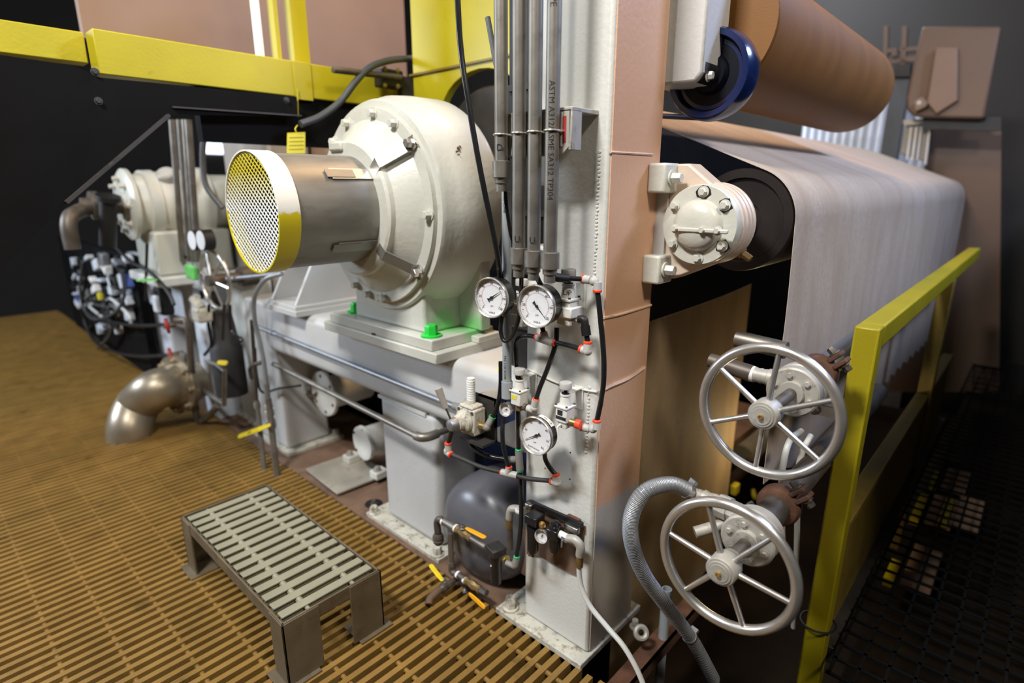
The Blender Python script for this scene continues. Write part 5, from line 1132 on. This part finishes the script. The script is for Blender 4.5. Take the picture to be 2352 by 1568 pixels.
# dark drum behind the gearbox under the arch
dd = thing('dark_drum', 'dark grey drum half hidden behind the gearbox below the yellow arch', 'drum', (2.3, 2.15, 1.75))
part(MB().lathe((2.12, 2.12, 1.72), (1, 0, 0), [(0, 0), (0, 0.34), (0.01, 0.35), (0.6, 0.35), (0.6, 0)], 48), 'shell', 'dark_steel', dd)
part(MB().bx(2.3, 2.5, 1.95, 2.3, -0.004, 1.45), 'stand', 'matte_black', dd)
# hinge block and bar on the beam
hg = thing('clamp_block', 'dark greasy clamp block with a steel bar on the yellow crossbeam', 'clamp', PY(895, 180, YB-0.08))
p = PY(893, 182, YB-0.06); part(MB().ob(p, (1, 0, 0), (0, 0, 1), 0.13, 0.08, 0.085), 'block', 'black', hg, bev=0.006)
for (px, py) in ((884, 158), (914, 162), (884, 196), (914, 198)): part(MB().hexb(PY(px, py, YB-0.10), (0, -1, 0), 0.009, 0.008), 'bolt', 'yellow_dirty', hg)
a = PY(765, 160, YB-0.13); b = PY(920, 178, YB-0.10); part(MB().cyl(a, b, 0.015, n=14), 'bar', 'black_iron', hg)
part(MB().bx(p.x+0.06, p.x+0.14, YB-0.09, YB-0.05, p.z-0.13, p.z+0.02), 'hanger', 'dark_steel', hg)
p1 = [PY(690, 285, YB-0.10), PY(735, 268, YB-0.10), PY(780, 235, YB-0.11), PY(815, 190, YB-0.12), PY(850, 155, YB-0.12), PY(900, 138, YB-0.10), PY(960, 134, YB-0.05), PY(1020, 128, YB-0.02)]
single(MB().tube(p1, 0.0165, 12, 7), 'power_cable', 'cable_grey', 'thick dark cable curving over the yellow crossbeam behind the gearbox', 'cable')
# tag
tg = thing('inspection_tag', 'yellow paper tag hanging above the shaft guard', 'tag', PY(680, 350, YB-0.05))
q = [PY(660, 305, YB-0.05), PY(701, 303, YB-0.05), PY(701, 352, YB-0.05), PY(659, 352, YB-0.05)]
part(MB().prism(q, (0, 0.002, 0)), 'card', 'tag_yellow', tg)
for i in range(4):
    a = PY(664, 316+9*i, YB-0.0512); b = PY(697, 315+9*i, YB-0.0512); part(MB().ob((a+b)/2, b-a, (0, -1, 0), (b-a).length, 0.002, 0.0006), 'print_line', 'yellow_dirty', tg)
part(MB().tube([PY(681, 304, YB-0.05), PY(678, 296, YB-0.05), PY(683, 288, YB-0.03)], 0.003, 6, 4), 'tie', 'tag_yellow', tg)
part(MB().tube([PY(683, 205, YB-0.01), PY(684, 240, YB-0.02), PY(685, 268, YB-0.02)], 0.003, 6, 4), 'cord', 'yellow_paint', tg)
# black machinery below the crossbeam at the upper left
bd = thing('black_hood_frame', 'black hood frame with a diagonal brace below the yellow crossbeam', 'frame', (0.3, YB-0.06, 1.5))
YH = YB-0.04
def q_(px, py): p = PY(px, py, YH); return (p.x, YH, p.z)
poly = [q_(682, 222), q_(682, 268), q_(375, 262), q_(300, 330), q_(165, 452), q_(60, 560), q_(-40, 660), q_(-40, 120), q_(165, 150), q_(230, 178)]
part(MB().prism(poly, (0, 0.03, 0)), 'side_plate', 'matte_black', bd)
a = V(q_(385, 265)); b = V(q_(150, 465)); part(MB().ob((a+b)/2-V((0, 0.012, 0)), b-a, (0, 1, 0), (b-a).length, 0.012, 0.03), 'brace_edge', 'black_dusty', bd)
a = V(q_(690, 266)); b = V(q_(395, 246)); part(MB().ob((a+b)/2-V((0, 0.006, 0)), b-a, (0, 1, 0), (b-a).length, 0.006, 0.012), 'edge_strip', 'dark_steel', bd)
part(MB().bx(1.0, 2.03, YB+0.02, YB+0.08, zb-0.22, zb), 'lower_channel', 'matte_black', bd)
for (px, py) in ((218, 165), (658, 230), (226, 232)): part(MB().hexb(PY(px, py, YH), (0, -1, 0), 0.010, 0.01), 'bolt', 'black_dusty', bd)
# tan sheet above the crossbeam, and hall beyond
single(MB().bx(0.9, 3.0, 3.9, 3.96, 2.35, 3.6), 'tan_hood_panel', 'tan_paint', 'tan hood panel seen above the yellow crossbeam', 'panel')
single(MB().bx(2.03, 2.06, 2.88, 4.3, 1.25, 2.2), 'brown_panel', 'tan_paint', 'brown panel in the shade behind the yellow tag', 'panel')

# ================================================================== MACHINE SECTION FAR LEFT
cb = thing('far_column', 'taupe square column in the next machine section behind the guard', 'column', (1.72, 3.9, 0))
yl = PX(622, 400, 1.72).y; yh = PX(517, 400, 1.72).y
part(MB().bx(1.72, 2.0, yl, yh, 0, PX(570, 290, 1.72).z), 'shaft', 'far_taupe' if 'far_taupe' in M else 'tan_grey' if 'tan_grey' in M else mat('tan_grey', (0.30, 0.27, 0.24), 0.6, var=0.1), cb, bev=0.02)
c3_ = thing('far_post', 'pale post standing left of the clear hose in the background', 'post', (1.5, 3.9, 0))
yl = PX(574, 800, 1.50).y; yh = PX(536, 800, 1.50).y
part(MB().bx(1.50, 1.70, yl, yh, 0.0, 1.02), 'shaft', 'white_paint', c3_, bev=0.015)
part(MB().bx(1.46, 1.80, yl-0.06, yh+0.06, -0.004, 0.015), 'base_plate', 'dirty_white', c3_)
# far motor
fm = thing('far_gearbox', 'cream gearbox of the next section, blurred in the left background', 'gearbox', (1.2, 4.6, 1.2))
MY, MZ = 4.6, 1.475
part(MB().lathe((1.10, MY, MZ), (1, 0, 0), [(0, 0), (0, 0.10), (0.01, 0.10), (0.01, 0.205), (0.03, 0.235), (0.055, 0.235), (0.06, 0.19), (0.12, 0.205), (0.13, 0.225), (0.20, 0.228), (0.21, 0.215), (0.31, 0.225), (0.32, 0.235), (0.44, 0.235), (0.46, 0.25), (0.52, 0.25), (0.55, 0.2), (0.75, 0.2), (0.75, 0)], 48), 'housing', 'cream_paint', fm)
c = PX(362, 392, 1.33); part(MB().lathe((1.36, MY-0.14, MZ+0.19), (-0.45, -0.5, 0.75), [(-0.06, 0.06), (0.02, 0.06), (0.03, 0.052), (0.03, 0)], 24), 'inspection_cap', 'cast_dirty', fm)
for k in range(8):
    an = k*PI/4; part(MB().hexb((1.11, MY+0.17*math.cos(an), MZ+0.17*math.sin(an)), (-1, 0, 0), 0.016, 0.03), 'flange_bolt', 'dirty_white', fm)
part(MB().bx(1.2, 1.7, MY-0.22, MY+0.22, 1.0, 1.3), 'pedestal', 'cream_paint', fm, bev=0.02)
part(MB().bx(1.15, 1.8, MY-0.32, MY+0.32, 0.94, 1.0), 'mount_plate', 'white_paint', fm, bev=0.01)
part(MB().lathe((1.10, MY-0.33, 1.002), (0, 0, 1), [(0, 0.0), (0.002, 0.07), (0.004, 0.0)], 14), 'paint_spot', 'stain_green', fm)
p = PX(440, 625, 1.28); part(MB().ob(p, (0, 1, 0), (0, 0, 1), 0.16, 0.03, 0.09), 'green_patch', 'stain_green', fm, bev=0.01)
# rotary joint at its shaft end
rj = thing('rotary_joint', 'dark rotary steam joint with an elbow left of the far gearbox', 'pipe fitting', (0.8, 4.6, 1.3))
part(MB().lathe((0.88, MY, MZ), (1, 0, 0), [(0, 0.05), (0.05, 0.05), (0.05, 0.09), (0.09, 0.09), (0.09, 0.06), (0.23, 0.06)], 24), 'barrel', 'black_iron', rj)
part(MB().tube([(0.90, MY, MZ-0.02), (0.84, MY-0.05, MZ-0.04), (0.79, MY-0.10, MZ-0.07), (0.77, MY-0.12, MZ-0.14), (0.77, MY-0.12, MZ-0.26)], 0.046, 14, 5), 'elbow', 'black_iron', rj)
part(MB().lathe((0.98, MY-0.16, MZ-0.06), (0.1, -0.3, 1), [(-0.2, 0.05), (0.1, 0.05), (0.1, 0.07), (0.13, 0.07)], 16), 'branch_flange', 'black', rj)
# far white beam, boxes and column parts
fb = thing('far_beam', 'white box beam of the next machine section in the background', 'beam', (1.35, 4.2, 0.65))
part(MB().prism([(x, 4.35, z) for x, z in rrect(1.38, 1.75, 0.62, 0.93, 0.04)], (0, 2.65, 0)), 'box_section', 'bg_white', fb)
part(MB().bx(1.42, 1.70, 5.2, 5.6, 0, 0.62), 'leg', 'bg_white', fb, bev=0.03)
fc = thing('far_bracket', 'stepped white bracket blocks below the far gearbox', 'bracket', PX(420, 600, 1.22))
for k, (a_, b_) in enumerate((((378, 640), (462, 612)), ((385, 612), (455, 588)), ((392, 588), (448, 566)))):
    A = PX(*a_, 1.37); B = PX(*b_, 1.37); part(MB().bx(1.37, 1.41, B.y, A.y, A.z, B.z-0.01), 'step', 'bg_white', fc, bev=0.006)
fcol = thing('far_white_column', 'bright white column with a tapered foot in the left background', 'column', PZ(330, 830, 0))
p0 = PX(292, 600, 1.40); p1 = PX(330, 600, 1.40); p2 = PX(345, 830, 1.40); p3 = PX(322, 830, 1.40)
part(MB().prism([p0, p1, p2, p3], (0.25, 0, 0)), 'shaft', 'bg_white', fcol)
q0 = PX(445, 730, 1.35); q1 = PX(472, 725, 1.35)
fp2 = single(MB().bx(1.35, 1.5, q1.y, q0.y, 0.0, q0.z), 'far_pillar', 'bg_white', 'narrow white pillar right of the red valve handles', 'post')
# control cluster in the background
random.seed(11)
cl = thing('far_control_panel', 'cluttered bluish white control panel with hoses in the far left background', 'control panel', PX(230, 760, 1.25))
A = PX(175, 760, 1.3); B = PX(300, 590, 1.3)
part(MB().bx(1.31, 1.37, B.y, A.y, A.z, B.z), 'back_panel', 'matte_black', cl)
for i in range(64):
    px = random.uniform(172, 298); py = random.uniform(590, 758); p = PX(px, py, random.uniform(1.24, 1.29)); w_ = random.uniform(0.03, 0.16)
    part(MB().ob(p, V((0, 1, random.uniform(-0.5, 0.5))), (0, 0, 1), w_, 0.06, random.uniform(0.02, 0.12)), 'module', random.choice(['bg_white', 'black', 'bg_white', 'black_gloss', 'galv', 'white_plastic', 'blue_panel']), cl, bev=0.006)
for i in range(9):
    x_ = random.uniform(175, 285); y_ = random.uniform(600, 740); part(MB().tube([PX(x_+random.uniform(-30, 30), y_+k_*random.uniform(8, 22), 1.21) for k_ in range(4)], 0.012, 7, 4), 'cable', random.choice(['black', 'milky_tube', 'cable_grey', 'black']), cl)
part(MB().ob(PX(230, 680, 1.22), (0, 1, 0), (0, 0, 1), 0.07, 0.03, 0.06), 'yellow_tag', 'tag_yellow', cl)
for k, pts in enumerate(([(190, 600), (185, 680), (210, 730), (260, 720), (285, 680), (280, 620)], [(200, 715), (240, 735), (290, 745), (330, 748), (380, 745)], [(195, 640), (190, 720), (215, 780), (265, 808), (320, 818), (390, 815)])):
    single(MB().tube([PX(x, y, 1.2) for x, y in pts], 0.014, 8, 6), 'black_hose', 'cable_grey' if k == 0 else 'black', ['grey hose looped in front of the far control panel', 'black hose running level to the upper red valve handle', 'black hose sagging low to the lower red valve handle'][k], 'hose')
single(MB().tube([PX(255, 555, 1.15), PX(300, 600, 1.15), PX(345, 625, 1.15), PX(385, 668, 1.15), PX(400, 700, 1.15)], 0.012, 8, 6), 'black_hose', 'black', 'black hose slanting down below the far gearbox', 'hose')
single(MB().tube([PX(338, 560, 1.15), PX(336, 620, 1.15), PX(335, 690, 1.15)], 0.010, 8, 4), 'black_hose', 'black', 'thin dark hose hanging straight below the far gearbox', 'hose')
# far gauges and regulators
for k, (px, py) in enumerate(((441, 552), (461, 552), (452, 676), (478, 690))):
    p = PX(px, py, 1.22 if k < 2 else 1.42); gz = thing('far_gauge', ['left of two blurred gauges below the far gearbox', 'right of two blurred gauges below the far gearbox', 'blurred gauge left of the far handwheel', 'blurred gauge under the far handwheel rim'][k], 'gauge', p)
    part(MB().lathe(p, (1, 0.05, 0), [(0, 0.06), (0.06, 0.062), (0.06, 0)], 28), 'case', 'black', gz); part(MB().lathe(p-V((0.002, 0, 0)), (1, 0.05, 0), [(0, 0), (0, 0.055), (0.004, 0.056)], 28), 'dial', 'dial_white', gz)
fr_ = thing('far_regulator', 'blurred dirty regulator below the far handwheel', 'regulator', PX(465, 720, 1.25)); p = PX(465, 722, 1.25)
part(MB().ob(p, (0, 1, 0), (0, 0, 1), 0.12, 0.09, 0.09), 'body', 'dirty_white', fr_, bev=0.015); part(MB().cyl(p+V((0, 0, 0.04)), p+V((-0.02, 0.06, 0.10)), 0.03, n=14), 'bonnet', 'dirty_white', fr_)
fr2 = thing('far_regulator', 'blurred dark valve cluster left of the far handwheel', 'regulator', PX(380, 690, 1.25)); p = PX(376, 690, 1.25)
part(MB().ob(p, (0, 1, 0), (0, 0, 1), 0.15, 0.09, 0.20), 'body', 'black', fr2, bev=0.02); part(MB().ob(p+V((-0.06, -0.04, -0.01)), (0, 1, 0), (0, 0, 1), 0.08, 0.03, 0.12), 'face', 'bg_white', fr2, bev=0.01)
# far handwheel
hw = PX(494, 643, 1.32); wf = thing('far_handwheel', 'steel handwheel seen edge-on in the left background', 'handwheel', hw)
ax = V((1, 0.1, 0)).normalized(); part(MB().torus(hw, ax, 0.180, 0.012, 48, 10), 'rim', 'chrome', wf)
a_, u_, v_ = frame(ax)
for k in range(6):
    an = k*PI/3+0.2; d = u_*math.cos(an)+v_*math.sin(an); part(MB().cyl(hw-ax*0.02+d*0.02, hw+d*0.172, 0.008, n=8), 'spoke', 'chrome', wf)
part(MB().cyl(hw-ax*0.05, hw+ax*0.16, 0.034, n=20), 'hub', 'black_iron', wf)
part(MB().cyl(hw+ax*0.16, hw+ax*0.26, 0.065, n=20), 'bonnet', 'black_iron', wf)
# black filter and piping there
bf = thing('far_filter', 'dark cylindrical filter housing in the left background', 'filter', PX(505, 960, 1.35)); p = PX(502, 700, 1.36); b = PX(520, 960, 1.36)
part(MB().lathe(PX(508, 715, 1.36), (0, 0, -1), [(0, 0.03), (0.0, 0.06), (0.22, 0.085), (0.24, 0.10), (0.56, 0.10), (0.58, 0.0)], 28), 'housing', 'black_dusty', bf)
for k, pts in enumerate(([(480, 700), (478, 740), (485, 790), (470, 815)], [(528, 700), (532, 760), (556, 780), (535, 788)], [(515, 700), (512, 780)])):
    part(MB().tube([PX(x, y, 1.27) for x, y in pts], 0.010, 8, 5), 'hose', 'black_gloss', bf)
part(MB().tube([PX(465, 895, 1.25), PX(515, 928, 1.25), PX(516, 850, 1.25), PX(500, 838, 1.25), PX(482, 832, 1.25)], 0.016, 10, 1), 'drain_pipe', 'pipe_steel', bf)
lever(bf, PX(500, 832, 1.23), PX(522, 834, 1.23), (-1, 0, 0.4), 0.03, 0.01, 'yellow_handle')
part(MB().tube([PX(500, 930, 1.25), PX(480, 955, 1.25), PX(462, 968, 1.22)], 0.022, 10, 4), 'drain_elbow', 'pipe_steel', bf)
vp_ = thing('far_riser', 'dark vertical pipe with two red valve wheels in the left background', 'pipe', PZ(450, 960, 0))
part(MB().tube([PX(405, 735, 1.2), PX(428, 735, 1.2), PX(434, 760, 1.2), PX(440, 850, 1.2), PX(452, 965, 1.2)], 0.022, 10, 1), 'riser', 'black_iron', vp_)
for (px, py) in ((384, 748), (392, 816)):
    p = PX(px, py, 1.16); hw_ = part(MB().torus(p, (1, -0.3, 0.1), 0.045, 0.011, 24, 8), 'valve_wheel', 'red_paint', vp_)
    part(MB().cyl(p-V((0.02, 0, 0)), p+V((0.08, 0, 0)), 0.02, n=12), 'valve_stem', 'black_iron', hw_)
    part(MB().ob(p, (0, 1, 0), (0, 0, 1), 0.09, 0.012, 0.014).ob(p, (0, 0, 1), (1, 0, 0), 0.09, 0.012, 0.014), 'wheel_cross', 'red_paint', hw_)
    part(MB().cyl(p+V((0.06, 0, 0)), PX(430, py+3, 1.2), 0.02, n=12), 'branch', 'pipe_steel', vp_)
# big steel elbow pipe
eb = thing('steel_elbow', 'large bare steel elbow pipe curving into the floor grating', 'pipe', PZ(300, 985, 0))
e0 = PZ(298, 1000, 0.0); e0.z = -0.12; X_ = 1.02
c0 = PX(415, 890, 1.15)
path = [e0, V((e0.x+0.01, e0.y-0.0, 0.05)), PX(318, 930, 0.92), PX(358, 895, 1.0), PX(400, 885, 1.12)]
part(MB().tube(path, 0.135, 28, 8), 'elbow', 'elbow_steel' if 'elbow_steel' in M else mat('elbow_steel', (0.42, 0.36, 0.27), 0.4, 0.75, var=0.15, scale=4), eb)
d = (path[-1]-path[-2]).normalized()
part(MB().lathe(path[-1]-d*0.04, d, [(0, 0.137), (0, 0.142), (0.05, 0.145), (0.05, 0.20), (0.09, 0.20), (0.09, 0.14), (0.20, 0.14)], 32), 'flange', 'elbow_steel', eb)
for k in range(8):
    an = k*PI/4; a_, u_, v_ = frame(d); part(MB().hexb(path[-1]+d*0.01+(u_*math.cos(an)+v_*math.sin(an))*0.172, -d, 0.016, 0.025), 'flange_bolt', 'elbow_steel', eb)
# far vertical conduits and bright hall beyond
for k, (xa, xb) in enumerate(((395, 420), (413, 437), (425, 447), (432, 455))):
    a = PX(xa, 275, 1.35); b = PX(xb, 600, 1.35)
    single(MB().cyl(a, b, 0.020, n=12), 'far_conduit', 'pipe_steel', ['first', 'second', 'third', 'fourth'][k]+' from the left of the blurred far conduits', 'pipe', 'far conduits')
single(MB().tube([PX(620, 262, 1.5), PX(590, 275, 1.5), PX(560, 272, 1.45), PX(520, 285, 1.4), PX(480, 292, 1.38), PX(468, 320, 1.36), PX(466, 380, 1.35), PX(475, 430, 1.35), PX(512, 478, 1.4)], 0.017, 10, 6), 'far_cable', 'cable_grey', 'blurred grey cable arching over the far column', 'cable')
fw_ = thing('far_window', 'bright white window panes far behind the conduits', 'window', (2.4, 9.0, 1.6))
for (x0, x1, y0_, y1_) in ((472, 512, 292, 312), (472, 514, 330, 352)):
    A = PY(x0, y1_, 12.86); B = PY(x1, y0_, 12.86); part(MB().bx(A.x, B.x, 12.86, 12.9, A.z, B.z), 'pane', 'bright_pane' if 'bright_pane' in M else mat('bright_pane', (0.9, 0.95, 1.0), 0.5), fw_)
b_ = M['bright_pane'].node_tree.nodes['Principled BSDF']; b_.inputs['Emission Color'].default_value = (0.8, 0.9, 1, 1); b_.inputs['Emission Strength'].default_value = 3.0

# ================================================================== FAR RIGHT
cw = part(MB().bx(7.60, 7.64, 0.9, 2.35, -1.0, 2.5), 'wall_cladding', 'galv', kind='structure')
mrib = mesh_of(MB().prism([(7.60, -0.033, 0.0), (7.565, -0.014, 0.0), (7.565, 0.014, 0.0), (7.60, 0.033, 0.0)], (0, 0, 2.45)), 'rib', V((0, 0, 0))); mrib.materials.append(M['cladding_white'] if 'cladding_white' in M else mat('cladding_white', (0.75, 0.78, 0.85), 0.3, 0.4, var=0.1))
for i in range(17):
    o = bpy.data.objects.new('corrugation', mrib); COL.objects.link(o); o.parent = cw; o.location = (0, 0.95+i*0.085, 0.0)
def xpoly(pts, X, th): return MB().prism([PX(x, y, X) for x, y in pts], (th, 0, 0))
fp_ = thing('far_steel_post', 'dark grey steel post in front of the corrugated wall', 'post', PX(2060, 420, 7.0))
part(xpoly([(2050, 176), (2090, 170), (1970, 915), (1930, 915)], 7.0, 0.1), 'shaft', 'dark_slate' if 'dark_slate' in M else mat('dark_slate', (0.09, 0.10, 0.11), 0.5), fp_)
part(xpoly([(2055, 150), (2092, 145), (2090, 176), (2050, 176)], 6.95, 0.1), 'head', 'black', fp_)
tf = thing('far_tan_frame', 'tan machine frame plate with a rounded corner and lug at the upper right', 'frame', PX(2150, 270, 6.2))
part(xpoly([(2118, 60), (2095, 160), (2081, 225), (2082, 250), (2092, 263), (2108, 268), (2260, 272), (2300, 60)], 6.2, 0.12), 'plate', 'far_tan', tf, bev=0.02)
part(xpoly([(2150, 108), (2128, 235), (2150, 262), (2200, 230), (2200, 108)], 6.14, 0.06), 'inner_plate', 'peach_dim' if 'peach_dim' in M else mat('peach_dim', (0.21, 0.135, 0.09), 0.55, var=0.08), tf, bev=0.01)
lg_ = part(xpoly([(2098, 235), (2118, 222), (2131, 236), (2126, 245), (2102, 256)], 6.12, 0.04), 'lug', 'peach_dim', tf, bev=0.006)
part(MB().cyl(PX(2111, 236, 6.115), PX(2111, 236, 6.115)+V((0.05, 0, 0)), 0.018, n=14), 'lug_pin', 'cast_dirty', lg_)
fb_ = thing('far_grey_box', 'grey-green box with vertical ribs below the tan frame', 'cabinet', PX(2100, 360, 6.4))
part(xpoly([(2076, 298), (2086, 284), (2136, 286), (2124, 372), (2066, 352)], 6.4, 0.1), 'body', 'grey_plastic', fb_, bev=0.01)
for (xa, xb) in ((2090, 2096), (2102, 2108), (2114, 2118)): part(xpoly([(xa, 292), (xb, 292), (xb-10, 368), (xa-10, 366)], 6.36, 0.05), 'rib', 'light_grey_plastic', fb_)
part(xpoly([(2134, 284), (2139, 284), (2127, 378), (2122, 376)], 6.36, 0.05), 'edge_trim', 'light_grey_plastic', fb_)
part(xpoly([(2074, 276), (2118, 272), (2120, 284), (2076, 288)], 6.36, 0.08), 'lid', 'cast_dirty', fb_)
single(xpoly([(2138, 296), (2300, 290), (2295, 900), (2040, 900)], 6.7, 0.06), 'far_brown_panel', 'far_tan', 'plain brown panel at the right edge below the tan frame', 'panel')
part(xpoly([(2120, 268), (2300, 268), (2300, 300), (2118, 296)], 6.3, 0.05), 'dark_rail', 'black', tf)
ff = thing('far_lattice', 'pale painted lattice frame above the far end of the orange roll', 'frame', PX(2060, 150, 7.2))
for pts in ([(2030, 112), (2110, 106), (2110, 116), (2030, 122)], [(2030, 134), (2105, 128), (2103, 140), (2030, 148)], [(2072, 60), (2084, 60), (2080, 140), (2068, 140)], [(2030, 60), (2040, 60), (2038, 140), (2028, 140)]):
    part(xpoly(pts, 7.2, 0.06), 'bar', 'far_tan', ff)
part(xpoly([(2068, 140), (2080, 140), (1955, 915), (1943, 915)], 7.2, 0.06), 'leg', 'far_tan', ff)
part(MB().cyl(PX(2057, 130, 7.15), PX(2057, 112, 7.15), 0.03, n=12), 'stud', 'far_tan', ff)
# things glimpsed between the inner sheet and the hanging web
gm = thing('far_motor', 'grey-green motor casing glimpsed through the upper handwheel', 'motor', PY(1725, 1050, 1.5))
A = PY(1702, 1055, 1.5); B = PY(1772, 985, 1.5)
part(MB().lathe((A.x, 1.5, (A.z+B.z)/2), (1, 0, 0), [(0, 0), (0, 0.10), (0.03, 0.115), (0.5, 0.115), (0.5, 0)], 24), 'casing', 'grey_green' if 'grey_green' in M else mat('grey_green', (0.30, 0.32, 0.27), 0.5), gm)
for k, (px, py, m_, lb) in enumerate(((1688, 1122, 'tag_yellow', 'small yellow part glimpsed low between the papers, left one'), (1732, 1135, 'tag_yellow', 'small yellow ring glimpsed low between the papers, right one'))):
    p = PY(px, py, 1.2)
    single(MB().torus(p, (0.3, -1, 0.4), 0.03, 0.012, 20, 8) if k else MB().ob(p, (1, 0, 0), (0, 0, 1), 0.07, 0.04, 0.07), 'yellow_ring' if k else 'yellow_cover', m_, lb, 'ring' if k else 'cover', bev=0 if k else 0.008)
A = PY(1695, 1090, 1.4); single(MB().bx(A.x-0.2, A.x+1.2, 1.38, 1.44, A.z-0.03, A.z+0.02), 'far_cross_tube', 'rust_floor', 'brown cross tube glimpsed between the two paper sheets', 'tube')

single(MB().bx(2.25, 7.4, 1.82, 1.86, -0.9, 1.9), 'dark_backing', 'matte_black', 'added black backing sheet for the dark under the paper web', 'panel')  # black sheet added so the space under the web stays dark

# instruments glimpsed through the opening in the column
ip = thing('rear_instrument_board', 'dark instrument board with two tiny dials seen through the column opening', 'panel', (2.0, 1.6, 1.3))
part(MB().bx(1.98, 2.0, 1.45, 2.0, 1.2, 1.75), 'board', 'black_dusty', ip)
for (px, py) in ((1254, 455), (1253, 534)):
    p = PX(px, py, 1.97); dc = part(MB().lathe(p, (1, 0, 0), [(0, 0), (0, 0.024), (0.012, 0.026)], 20), 'dial', 'dial_white', ip); part(MB().torus(p, (1, 0, 0), 0.027, 0.005, 20, 6), 'dial_ring', 'black', dc)
for (px, py) in ((1248, 485), (1247, 510), (1214, 470), (1215, 520)):
    p = PX(px, py, 1.965); part(MB().ob(p, (0, 1, 0), (0, 0, 1), 0.05, 0.03, 0.03), 'switch', random.choice(['dirty_white', 'bronze', 'black_gloss']), ip, bev=0.004)
part(MB().bx(1.99, 2.02, 1.7, 1.74, -0.004, 1.2), 'leg', 'matte_black', ip)
